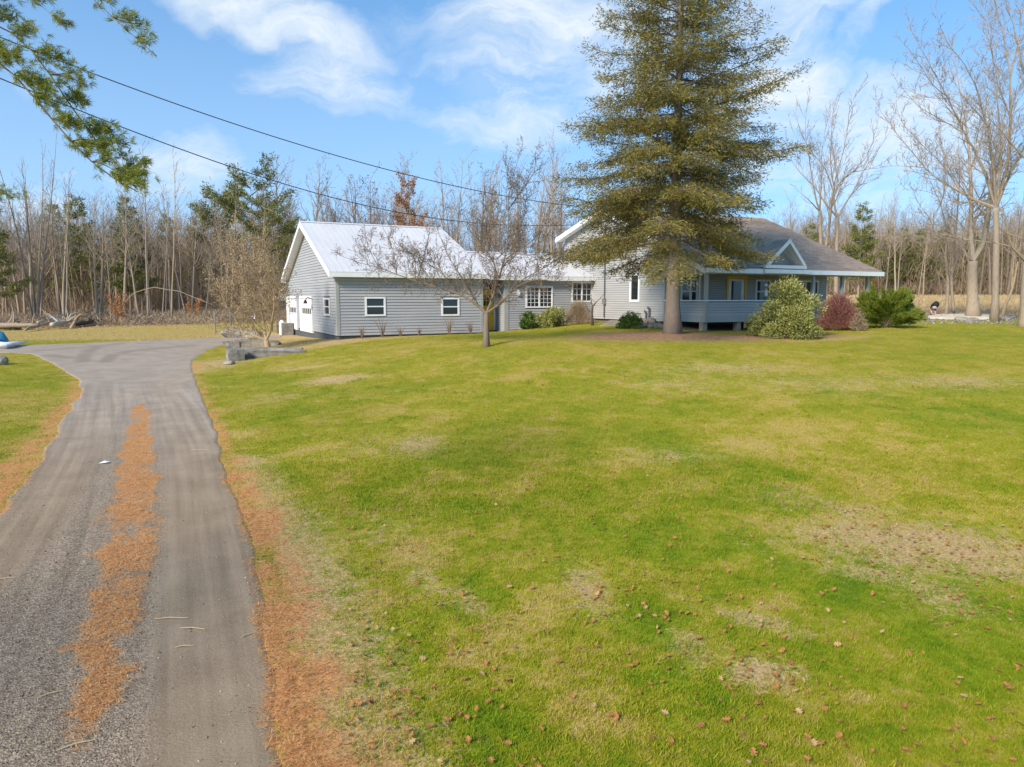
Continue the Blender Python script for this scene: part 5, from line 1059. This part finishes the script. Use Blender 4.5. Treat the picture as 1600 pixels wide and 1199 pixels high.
def rock(name, label, p, size, seed, m=None, rz=0, slabby=False, group=None, cat='rock', tilt=0):
    o = link(name, rock_mesh(seed, m or m_stone, size, .12 if slabby else .18, 3 if size[0] > .6 else 2, slabby), None, (p[0], p[1], p[2] + size[2] * .3)); o.rotation_euler = (tilt, tilt * .5, rz); return prop(o, label, cat, group)
rock('stone_slab', 'long flat grey stone slab edging the bed in front of the leaning tree', gnd(422, 556), (3.0, .75, .42), 1, slabby=True, rz=.18)
rock('stone_block', 'rounded grey stone post at the corner of the tree bed, nearest one', gnd(369, 564), (.62, .6, .62), 2, slabby=True, rz=.5)
rock('stone_block', 'grey stone block behind the corner stone at the driveway edge', gnd(366, 551), (.6, .62, .6), 3, slabby=True, rz=.2)
rock('stone_slab', 'narrow grey slab at the back of the tree bed', gnd(395, 541), (2.6, .5, .34), 4, slabby=True, rz=.08)
rock('boulder', 'pale greenish boulder behind the leaning tree trunk', gnd(396, 536), (1.2, .8, .8), 5, m_stone2)
rock('boulder', 'low grey boulder between fence and driveway', gnd(372, 528), (2.2, 1, .8), 6)
rock('stone', 'small flat pale stone at the foot of the corner stone', gnd(357, 570), (.5, .35, .25), 7, m_stone2)
rock('rock', 'small dark rock on the grass at the left photo edge', gnd(3, 570), (.5, .45, .5), 8)
rg = np.random.default_rng(5)
adj = ['pale round', 'flat tan', 'mossy tan', 'small buff', 'cracked tan', 'broad buff', 'dull grey', 'little pale', 'long tan', 'rough buff', 'low grey', 'chunky tan', 'smooth pale', 'tilted buff']
pos_ = ['at the left end of the foundation bed', 'at the right end next to the spruce trunk']
for i in range(14):
    x = 998 + 38 * ((i % 7) + rg.uniform(.1, .6)) / 7; y = 504 + 8 * (i // 7) + rg.uniform(-1.5, 1.5); s_ = rg.uniform(.28, .5)
    rock('foundation_stone', f'{adj[i]} fieldstone in the {"upper" if i < 7 else "lower"} row of stones below the house wall', gnd(x, y), (s_ * 1.2, s_, s_ * .75), 20 + i, m_stone2 if i % 3 else m_stone, rg.uniform(0, 3), False, 'fieldstones piled below the house wall')
slab = MB(); q = [gnd(960, 507), gnd(938, 510), gnd(958, 501), gnd(966, 501)]; slab.slab([p + [0, 0, .06] for p in (gnd(938, 510), gnd(966, 510), gnd(966, 500), gnd(957, 500))], .12); o = slab.build('walk', m_stone2); prop(o, kind='structure')
# log pile and fallen birch at the edge of the left woods
def log(name, label, pts, r, m, n=8, cat='log', branches=0, seed=0, group=None):
    pts = np.array(pts, float); o = pts[0].copy(); t = thing(name, label, cat, o, 0, group); f = np.linspace(0, 1, 9); P3 = np.stack([np.interp(f, np.linspace(0, 1, len(pts)), pts[:, i]) for i in range(3)], 1); rg = np.random.default_rng(seed); P3[1:-1] += rg.normal(0, .03, (7, 3))
    MB().tube(P3 - o, r * (1 - f * .5), n).build('trunk', m, t, True)
    if branches:
        mb = MB()
        for k in range(branches): c = P3[rg.integers(3, 9)] - o; d = unit(np.array([rg.normal(), rg.normal(), abs(rg.normal()) * .8 + .1])); mb.tube([c, c + d * .7, c + d * 1.3 + rg.normal(0, .2, 3)], [r * .35, r * .25, r * .08], 5, cap=False)
        mb.build('broken_branches', m, t)
    return t
def gp(x, y, dz=0): p = gnd(x, y); p[2] += dz; return p
log('fallen_log', 'grey fallen log lying level at the foot of the left woods', [gp(-20, 517, .35), gp(62, 516, .4)], .24, m_bark2, branches=3, seed=1)
log('fallen_log', 'whitish broken log with forked ends in the brush pile', [gp(82, 515, .35), gp(112, 511, .5)], .2, m_birch, branches=5, seed=2)
log('fallen_log', 'pale crooked limb leaning out of the brush pile to the right', [gp(112, 514, .1), gp(126, 508, .9), gp(146, 504, 1.1)], .14, m_barkt, branches=3, seed=3)
log('fallen_log', 'thick dark log end at the left photo edge', [gp(-30, 512, .4), gp(8, 516, .4)], .42, m_barkd, seed=4)
log('fallen_log', 'bleached thin pole resting across the brush pile', [gp(60, 514, .5), gp(100, 509, .9)], .09, m_birch, branches=2, seed=5)
log('stump', 'tan split stump standing at the left end of the brush pile', [gp(24, 516, -.1), gp(24, 516, .9)], .5, m_barkt, seed=6, cat='stump')
log('fallen_log', 'dark mossy log under the brush to the right of the pile', [gp(120, 512, .3), gp(175, 505, .4)], .2, m_barkd, branches=4, seed=7)
p0, p1 = at(210, 458, 62), at(336, 478, 60); mid = at(240, 449, 61); p2 = at(280, 456, 61); p00 = at(188, 480, 63)
log('bent_birch', 'thin white birch bent over in a long arch in front of the woods', [p00, p0, mid, p2, p1], .04, m_bark2, seed=8, cat='tree')
log('leaning_pole_tree', 'pale broken trunk leaning left in the woods under the green pine', [gp(222, 492), at(190, 372, 69)], .13, m_birch, seed=9, cat='tree')
# tarp / boat-like bundle at the left edge
t = thing('tarp_bundle', 'white and teal tarp bundle on the grass at the left edge of the yard', 'tarp', gnd(12, 544)); o_ = np.array(t.location)
w0 = MB(); pts = [(-14, 540), (10, 542), (26, 538), (44, 535)]; P3 = [gnd(x, y + 4) - o_ + [0, 0, .2] for x, y in pts]; w0.tube(P3, [.3, .28, .18, .05], 8); w0.v = [v * [1, 1, .6] + [0, 0, .05] for v in w0.v]; w0.build('white_sheet', m_white, t, True)
m_teal = nmat('teal_tarp', (.02, .14, .25), (.05, .24, .36), 4, .6)
w1_ = MB().tube([gnd(-14, 543) - o_ + [0, 0, .45], gnd(2, 543) - o_ + [0, 0, .55], gnd(12, 543) - o_ + [0, 0, .3]], [.34, .26, .1], 8); w1_.build('teal_cover', m_teal, t, True)

# wire fence, sign, box by the garage corner
t = thing('wire_fence', 'short wire fence on metal posts beyond the driveway end', 'fence', gnd(337, 522)); o_ = np.array(t.location); fp = [gnd(337, 522), gnd(362, 520), gnd(395, 519), gnd(426, 518)]
for i, p in enumerate(fp): MB().tube([p - o_ - [0, 0, .1], p - o_ + [0, 0, 1.5]], .05 if i == 0 else .035, 6).build('post', m_pipe if i else m_stone, t)
for k in range(7):
    for a, b in zip(fp, fp[1:]): MB().tube([a - o_ + [0, 0, .15 + .2 * k], b - o_ + [0, 0, .15 + .2 * k]], .008, 3).build('wire', m_pipe, t)
p = at(395.5, 495, 48); sg = thing('small_sign', 'small white square sign on a stake behind the leaning tree', 'sign', (p[0], p[1], g1(p[0], p[1]))); MB().box((-.02, 0, -.1), (.02, .04, p[2] - sg.location.z + .1)).build('stake', m_wood, sg)
MB().box((-.15, -.02, p[2] - sg.location.z - .15), (.15, 0, p[2] - sg.location.z + .18)).build('panel', m_white, sg)
p = gnd(449, 524); bx = thing('utility_box', 'low grey utility box beside the brown post', 'box', p, HT); MB().box((-.35, -.2, 0), (.35, .2, .75)).build('cabinet', m_stone, bx); MB().box((-.38, -.23, .75), (.38, .23, .8)).build('lid', m_gtrim, bx)
p = gnd(441, 524); bx = thing('gas_cylinder', 'short pale cylinder standing left of the utility box', 'cylinder', p); MB().tube([(0, 0, 0), (0, 0, .05), (0, 0, .8), (0, 0, .9), (0, 0, 1)], [.16, .18, .18, .12, .03], 12).build('tank', m_white, bx, True); MB().tube([(0, 0, .98), (0, 0, 1.08)], .05, 6).build('valve', m_pipe, bx)

# power cables
def cable(label, ctrl_px, r=.02):
    P3 = np.array([at(x, y, D) for x, y, D in ctrl_px]); f = np.linspace(0, 1, 60); q = np.linspace(0, 1, len(P3)); dd = np.array([c[2] for c in ctrl_px]); co = [np.polyfit(dd, P3[:, i], 3 if len(P3) > 3 else 2) for i in range(3)]
    D_ = np.linspace(dd[0], dd[-1], 60); P_ = np.stack([np.polyval(c, D_) for c in co], 1); o = P_[0].copy(); ob = MB().tube(P_ - o, r * .22 + .0004 * D_, 6).build('power_cable', m_black, None, True, o); return prop(ob, label, 'cable', 'overhead cables to the house')
cable('upper overhead cable running from the pine branch to the house gable', [(-60, 33, 11), (105, 100, 14), (300, 172, 18), (540, 247, 25), (670, 282, 30.5), (800, 308, 37), (905, 323, 43.3)])
cable('lower overhead cable sagging over the garage roof towards the house', [(-60, 96, 11), (0, 122, 12), (200, 205, 15.5), (430, 284, 21), (640, 335, 29), (760, 349, 36), (900, 352, 43.3)])

# hanging pine branches from a tree just outside the frame
def hanging(tree, label_seed, pts_px, r0, D, seed, n_tw, reach, up, dens=26, f0=.2, side=1):
    rg = np.random.default_rng(seed); raw = np.array([at(x, y, d) for x, y, d in pts_px]) - np.array(tree.location)
    raw = raw[1:]; cut = np.linalg.norm(raw[0] - np.array([0, 0, 6.])); raw = np.r_[[[0, 0, 5 + .35 * seed]], [[raw[0][0] * .55 - .3, raw[0][1] * .55, raw[0][2] + 1.2]], raw]
    seg = np.r_[0, np.cumsum(np.linalg.norm(np.diff(raw, axis=0), axis=1))]; f0 = max(f0, 0) + (1 - max(f0, 0)) * (seg[2] / seg[-1]) * .9; ss = np.linspace(0, seg[-1], 60); P3 = np.stack([np.interp(ss, seg, raw[:, i]) for i in range(3)], 1)
    for _ in range(3): P3[1:-1] = (P3[:-2] + P3[1:-1] * 2 + P3[2:]) / 4
    wood = MB(); wood.tube(P3, r0 * (1 - np.linspace(0, 1, 60) * .86), 6); bp, bd, bl = [], [], []
    tang = unit(np.gradient(P3, axis=0))
    for k in range(n_tw):
        f = f0 + (1 - f0) * (k + rg.uniform(0, 1)) / n_tw; i = min(int(f * 59), 59); c = P3[i]; tn = tang[i]; l = reach * (1.1 - .55 * f) * rg.uniform(.5, 1.15)
        d = unit(tn * rg.uniform(.35, .9) + np.array([.95, rg.normal(0, .5), .55]) * up * side + rg.normal(0, .18, 3)); q = [c]; dd = d
        for s_ in range(5): dd = unit(dd + rg.normal(0, .1, 3) + tn * .08); q.append(q[-1] + dd * l / 5)
        q = np.array(q); wood.tube(q, .008 * (1 - np.linspace(0, 1, 6) * .7), 3, cap=False)
        for s_ in range(int(dens * l / .5)):
            g_ = rg.uniform(.2, 1); e = np.array([np.interp(g_, np.linspace(0, 1, 6), q[:, i2]) for i2 in range(3)]) + rg.normal(0, .045, 3)
            ax = unit(dd * .8 + rg.normal(0, .5, 3)); m_ = 22; bp.append(np.repeat(e[None], m_, 0) + rg.normal(0, .006, (m_, 3))); bd.append(unit(ax * .9 + rdir(m_, rg) * .75)); bl.append(rg.uniform(.055, .1, m_))
    P_, D_, L_ = np.concatenate(bp), np.concatenate(bd), np.concatenate(bl); Wd = unit(np.cross(D_, rdir(len(P_), rg)))
    b = prop(wood.build('branch', m_barkr, tree), None); fo = link('needles', blades_mesh('needles', P_, D_, Wd, L_, .0027, m_pinef, np.clip(rg.normal(.5, .25, len(P_)), 0, 1)), b); prop(fo, kind='stuff')
pt = thing('white_pine', 'long-needled pine whose drooping branches hang into the upper left corner', 'tree', (-12.5, -4, g1(-12.5, -4)))
MB().tube([(0, 0, -.3), (0, 0, .4), (.1, .1, 6), (0, 0, 14)], [.5, .38, .3, .12], 14).build('trunk', m_barks, pt, True)
hanging(pt, 0, [(-700, 120, 7.4), (-250, 40, 7.4), (0, 78, 7.4), (32, 122, 7.4), (62, 168, 7.4), (100, 210, 7.4), (140, 255, 7.4), (175, 290, 7.4), (215, 300, 7.4)], .04, 7.4, 1, 54, .62, .85, 30, .05)
hanging(pt, 1, [(-700, 120, 7.7), (-300, -20, 7.7), (0, 32, 7.7), (25, 35, 7.7), (48, 62, 7.7), (72, 110, 7.7), (110, 165, 7.7), (150, 225, 7.7), (188, 270, 7.7), (222, 295, 7.7)], .035, 7.7, 2, 50, .58, .85, 30, .05)
hanging(pt, 2, [(-500, -160, 7.2), (0, -120, 7.2), (120, -30, 7.2), (152, 5, 7.2), (178, 32, 7.2), (205, 55, 7.2), (228, 70, 7.2), (245, 88, 7.2)], .025, 7.2, 3, 20, .42, .8, 28, .15)
hanging(pt, 3, [(-500, -60, 7.9), (-40, -40, 7.9), (60, -10, 7.9), (78, 15, 7.9), (92, 38, 7.9), (108, 52, 7.9)], .015, 7.9, 4, 14, .28, .6, 30, .3)
hanging(pt, 4, [(-600, 200, 7.6), (-200, 60, 7.6), (0, 60, 7.6), (20, 75, 7.6), (45, 98, 7.6)], .02, 7.6, 5, 10, .2, .6, 14, .4)
hanging(pt, 5, [(-500, 250, 12), (-120, 270, 12), (-30, 292, 12), (8, 318, 12)], .04, 12, 6, 24, .8, .8, 18, .3)

# ------------------------------------------------------------------ gravel bed by the maples, person, small things
gx_, gy_ = [], []
bed = MB(); cpt = [gnd(x, y) for x, y in [(1440, 499), (1448, 495), (1470, 493), (1540, 493), (1575, 495), (1585, 498), (1550, 500.5), (1490, 500.5)]]
cc_ = np.mean(cpt, 0); ring = [p + [0, 0, .03] for p in cpt]; top = [cc_ + (p - cc_) * .86 + [0, 0, .16] for p in cpt]; k = len(ring)
bed.add(ring + top, [(i, (i + 1) % k, k + (i + 1) % k, k + i) for i in range(k)] + [tuple(range(k, 2 * k))])
m_sand = nmat('pale_sandy_gravel', (.5, .4, .26), (.8, .68, .48), 1.2, .95, .3, c3=(.66, .55, .38)); prop(bed.build('gravel_bed', m_sand), kind='structure')
rg = np.random.default_rng(11)
lab = ['big tan', 'flat buff', 'round pale', 'low grey', 'pointed tan', 'wide grey', 'small white', 'squat buff', 'broken pale', 'long grey', 'dull tan', 'small grey']
for i, (x, y) in enumerate([(1484, 488), (1492, 490), (1538, 487), (1456, 503), (1504, 503), (1548, 490), (1556, 489), (1560, 500), (1571, 501), (1440, 499), (1520, 505), (1580, 498)]):
    s_ = rg.uniform(.35, .75) * (1.6 if i in (0, 5) else 1); rock('stone', f'{lab[i]} stone lying {"behind" if y < 494 else "on the front edge of"} the gravel bed by the maples', gnd(x, y), (s_ * 1.4, s_, s_ * .55), 60 + i, m_stone2 if i % 2 == 0 else m_stone, rg.uniform(0, 3), group='stones around the gravel bed')
x = rg.uniform(1436, 1598, 500); y = rg.uniform(498, 508, 500); P_ = np.array([gnd(a, b) for a, b in zip(x[:260], y[:260])]); P_[:, 2] += .05
o = scatter('rubble', P_, rng.uniform(0, 6.28, (260, 3)), rng.gamma(3, .03, 260) + .03, [rock_mesh(90 + i, m_stone2 if i else m_stone, (1, .8, .6), .2, 1) for i in range(3)]); prop(o, 'loose stones scattered over the gravel bed', 'rubble')

def skin(name, pts, edges, rad, m, parent, sub=2):
    me = bpy.data.meshes.new(name); me.from_pydata(pts, edges, []); o = link(name, me, parent); me.materials.append(m)
    o.modifiers.new('skin', 'SKIN')
    if not me.skin_vertices: me.attributes  # layer comes with the modifier
    if not me.skin_vertices:
        bpy.context.view_layer.objects.active = o; bpy.ops.mesh.customdata_skin_add()
    for v, r in zip(me.skin_vertices[0].data, rad): v.radius = (r, r) if not isinstance(r, tuple) else r
    me.skin_vertices[0].data[0].use_root = True
    s_ = o.modifiers.new('sub', 'SUBSURF'); s_.levels = s_.render_levels = sub; return o
m_skin = nmat('skin', (.5, .32, .24), (.56, .37, .28), 5, .6); m_jack = nmat('black_jacket', (.012, .016, .018), (.03, .035, .035), 3, .8); m_jean = nmat('blue_shorts', (.05, .09, .25), (.09, .13, .3), 4, .8)
m_legs = nmat('pale_socks', (.5, .45, .4), (.6, .52, .46), 4, .8); m_hair = nmat('dark_hair', (.02, .015, .01), (.04, .03, .02), 8, .7)
pp = gnd(1463, 492.5); pr = thing('person', 'person in black jacket and blue shorts bending down beside the gravel bed', 'person', (pp[0], pp[1], pp[2]), 0)
# bent over, back to the upper right, head and arms reaching down to the left-away side
J = dict(pel=(-.16, 0, .6), ch=(.02, .12, .88), nk=(.12, .26, 1.02), hd=(.16, .38, 1.02), hl=(-.05, 0, .56), kl=(.0, .26, .38), al=(-.02, .08, .07), tl=(.0, .3, .04), hr=(-.28, 0, .56), kr=(-.34, .22, .38), ar=(-.3, .05, .07), tr=(-.32, .27, .04),
         sl=(.22, .18, .92), el=(.26, .42, .66), wl=(.2, .5, .4), sr=(-.12, .24, .94), er=(-.2, .44, .66), wr=(-.14, .52, .4))
ks = list(J); E = [(0, 1), (1, 2), (2, 3), (0, 4), (4, 5), (5, 6), (6, 7), (0, 8), (8, 9), (9, 10), (10, 11), (1, 12), (12, 13), (13, 14), (1, 15), (15, 16), (16, 17)]
rd = dict(pel=.09, ch=.1, nk=.06, hd=.1, hl=.09, kl=.065, al=.045, tl=.04, hr=.1, kr=.065, ar=.045, tr=.04, sl=.075, el=.05, wl=.035, sr=.075, er=.05, wr=.035)
body = skin('body', [J[k] for k in ks], E, [rd[k] for k in ks], m_skin, pr)
skin('jacket', [(-.15, 0, .66), (-.06, .06, .8), (.02, .12, .93), (.1, .2, 1.02)], [(0, 1), (1, 2), (2, 3)], [.22, .25, .24, .13], m_jack, body)
for q in ('l', 'r'): skin('jacket_sleeve', [J['s' + q], J['e' + q], tuple((np.array(J['e' + q]) + np.array(J['w' + q]) * 3) / 4)], [(0, 1), (1, 2)], [.11, .075, .055], m_jack, body)
for q in ('l', 'r'): skin('shorts', [tuple(np.array(J['h' + q]) + [0, -.02, .04]), tuple((np.array(J['h' + q]) * .3 + np.array(J['k' + q]) * .7))], [(0, 1)], [.14, .1], m_jean, body)
skin('hair', [(.16, .37, 1.07), (.17, .44, 1.02)], [(0, 1)], [.11, .09], m_hair, body)
for s_ in ('l', 'r'):
    w_ = np.array(J['w' + s_])
    for f_, a in enumerate((-.03, -.01, .01, .03)): skin('finger', [tuple(w_ + [a, 0, -.03]), tuple(w_ + [a * 1.3, .015, -.1]), tuple(w_ + [a * 1.3, .0, -.15 + .01 * abs(f_ - 1.5)])], [(0, 1), (1, 2)], [.012, .011, .008], m_skin, body, 1)
    t_ = np.array(J['t' + s_]); skin('shoe', [tuple(np.array(J['a' + s_]) + [0, -.03, -.02]), tuple(t_)], [(0, 1)], [.06, .05], m_black, body, 1)

# things on the porch
v = solve_v(1061, HU0 + .3); w_ = Hw(HU0 + .2, v); t = thing('blue_pennants', 'blue and teal cloth hanging from the porch ceiling beside the spruce trunk', 'decoration', (*w_, 3.85)); mb = MB()
for k in range(5): a = -.25 + .12 * k; mb.tube([(a, 0, .62), (a + .03, 0, .35), (a + .01 * k, .02, .05 + .1 * abs(k - 2))], [.05, .07, .03], 6)
mb.build('cloth', m_teal, t, True); MB().tube([(-.3, 0, .62), (.3, 0, .62)], .01, 4).build('string', m_wood, t)
def porch_at(x, v): u = solve(x, v); w_ = Hw(u, v); return np.array([w_[0], w_[1], PF])
t = thing('hanging_ornament', 'white and green hanging ornament beside the rhododendron top', 'decoration', np.append(Hw(solve(1193, VP + .3), VP + .3), 3.3)); zz0 = 3.3
m_green = nmat('green_cloth', (.02, .15, .06), (.04, .25, .1), 5, .7)
MB().tube([(0, 0, .55), (0, 0, .62), (0, 0, .7), (0, 0, .72)], [.02, .08, .06, .01], 10).build('white_ball', m_white, t, True); MB().tube([(0, 0, .05), (.02, 0, .2), (0, 0, .4)], [.05, .11, .05], 10).build('white_panel', m_white, t, True)
MB().tube([(-.03, 0, -.15), (-.03, 0, .06)], [.04, .07], 6).build('green_tail', m_green, t); MB().tube([(0, 0, .7), (0, 0, 1.1)], .008, 4).build('string', m_black, t)
p = porch_at(1176, VF + .9)
t = thing('yellow_chair', 'yellow chair back showing above the porch rail', 'chair', p, HT); MB().box((-.25, -.2, .4), (.25, .25, .45)).build('seat', m_yellow, t); MB().hexa([(-.24, .22, .45), (.24, .22, .45), (.24, .27, .45), (-.24, .27, .45), (-.12, .3, 1.05), (.12, .3, 1.05), (.12, .34, 1.05), (-.12, .34, 1.05)]).build('backrest', m_yellow, t)
for a, b in ((-.22, -.17), (.22, -.17), (-.22, .22), (.22, .22)): MB().box((a - .02, b - .02, 0), (a + .02, b + .02, .4)).build('leg', m_yellow, t)
p = porch_at(1125, VF + .75); t = thing('wooden_bench', 'low weathered wooden bench behind the porch rail', 'bench', p, HT)
MB().box((-.9, -.22, .44), (.9, .22, .5)).build('seat', m_wood, t); MB().box((-.9, .2, .55), (.9, .24, .9)).build('backrest', m_wood, t)
for a in (-.8, .8): MB().box((a - .05, -.2, 0), (a + .05, .24, .44)).build('leg', m_wood, t)

# ------------------------------------------------------------------ fallen leaves, sticks
def leaf_mesh(seed, m, oak=True):
    r = np.random.default_rng(seed); n = 15; pts = []
    for i in range(n):
        t = i / (n - 1); w_ = math.sin(math.pi * min(1, t * 1.02)) ** .7 * .32 * (1 + (.4 if oak and (i // 2) % 2 else -.4 if oak else 0)); pts.append((t - .5, w_))
    V = [(x, 0, .03 * math.sin(x * 5 + seed)) for x, _ in pts] + [(x, w_, .1 * w_ * r.uniform(.6, 3) + .02) for x, w_ in pts] + [(x, -w_, .1 * w_ * r.uniform(.6, 3.4) + .02) for x, w_ in pts]
    V = np.array(V); V[:, 2] += (V[:, 0] ** 2) * r.uniform(-.1, .7); F = []
    for i in range(n - 1): F += [(i, i + 1, n + i + 1, n + i), (i + 1, i, 2 * n + i, 2 * n + i + 1)]
    k = len(V); V = np.r_[V, [(-.5, .0, .03), (-.78, .02, .06), (-.78, -.0, .06)]]; F.append((k, k + 1, k + 2))
    me = bpy.data.meshes.new('leaf'); me.from_pydata((V * .5).tolist(), [], F); me.materials.append(m); return me
lm = [leaf_mesh(i, (m_leafb, m_leaft, m_leafb, m_leafb, m_leafb, m_leafb)[i]) for i in range(6)]
rg = np.random.default_rng(21)
def leaf_spots(n, y0, y1):
    D = y0 * (y1 / y0) ** rg.uniform(0, 1, n * 4); X = rg.uniform(-.25, .8, n * 4) * D; pr_ = .25 + .75 * sstep((snoise(X, D, 1.1, 33) + .1)) * sstep((X / D + .25) * 2.5 + .1); d_, _, _ = masks(X, D)
    k = (rg.uniform(0, 1, len(X)) < np.clip(pr_ * .6 + d_ * .8, 0, 1)) & ~on_drive(X, D, .1); return X[k][:n], D[k][:n]
X, Y = leaf_spots(1900, 4.6, 34); o_ = np.argsort(Y); X, Y = X[o_], Y[o_]; Zl = gz(X, Y) + .035
kinds = ['brown curled oak leaf fallen on the lawn', 'tan dry leaf fallen on the lawn']
for i in range(300):
    j = rg.integers(0, 6); o = link('fallen_leaf', lm[j], None, (X[i], Y[i], Zl[i])); s_ = rg.uniform(.07, .155); o.scale = (s_, s_, s_); o.rotation_euler = (rg.normal(0, .35), rg.normal(0, .35), rg.uniform(0, 6.28)); prop(o, kinds[1 if j == 1 else 0], 'leaf', 'fallen leaves on the near lawn')
n_ = len(X) - 300; o = scatter('fallen_leaves', np.c_[X, Y, Zl][300:], np.c_[rg.normal(0, .4, (n_, 2)), rg.uniform(0, 6.28, n_)], rg.uniform(.07, .14, n_), lm); prop(o, 'small brown leaves scattered over the farther lawn', 'leaves')
m_stick = nmat('pale_stick', (.45, .33, .17), (.62, .48, .28), 8, .8)
for (x, y, l, a), lb in zip([(268, 971, .33, .1), (302, 987, .26, -.05), (289, 1015, .17, .3), (388, 997, .15, .9), (5, 909, .22, .5), (312, 706, .4, 0), (80, 1090, .2, .7), (120, 1170, .25, .6)],
    ['longest pale stick across the right wheel track', 'thin pale stick just below the longest one', 'short forked straw piece in the right wheel track', 'small stick near the right gravel edge', 'tan sliver at the left edge of the drive', 'thin stick far up the right wheel track', 'orange straw by the lower left gravel', 'slanting straw at the bottom of the needle strip']):
    p = gnd(x, y); t = link('stick', MB().tube([(-l / 2, 0, 0), (-.02, .012, .004), (l / 2, -.01, 0)], [.004, .006, .003], 5).mesh('stick', m_stick), None, (p[0], p[1], p[2] + .034)); t.rotation_euler.z = a; prop(t, lb, 'stick')
p = gnd(163, 726); o = link('paper_scrap', MB().prism([(-.09, -.03, 0), (.08, -.05, .02), (.1, .03, .01), (-.02, .06, .03)], (0, 0, .004)).mesh('scrap', m_white), None, (p[0], p[1], p[2] + .03)); prop(o, 'small white scrap on the left wheel track', 'scrap')

brush('short_gold_grass', 'short golden grass strip between the drive and the woods', 26000, (-60, 345), (38.5, 62), .07, .016, m_field, 8, .01, lambda X, D, r: (~on_drive(X, D, .1)) & (D - 57 - (X + 30) * .28 < 1), up=1.2)
for i, (a, b, c_, d, m__) in enumerate([(150, 503, 215, 499, m_barkt), (190, 500, 240, 503, m_bark), (225, 498, 290, 494, m_barkd), (262, 496, 318, 492, m_barkt), (40, 519, 90, 511, m_bark)]):
    log('fallen_log', ['thin tan limb continuing the brush pile to the right', 'short grey limb low in the brush right of the pile', 'dark rotten log among brambles left of the bent birch end', 'pale limb on the bank under the orange sapling', 'slanting grey limb at the front of the brush pile'][i], [gp(a, b, .15), gp(c_, d, .55)], .1, m__, branches=3, seed=30 + i)
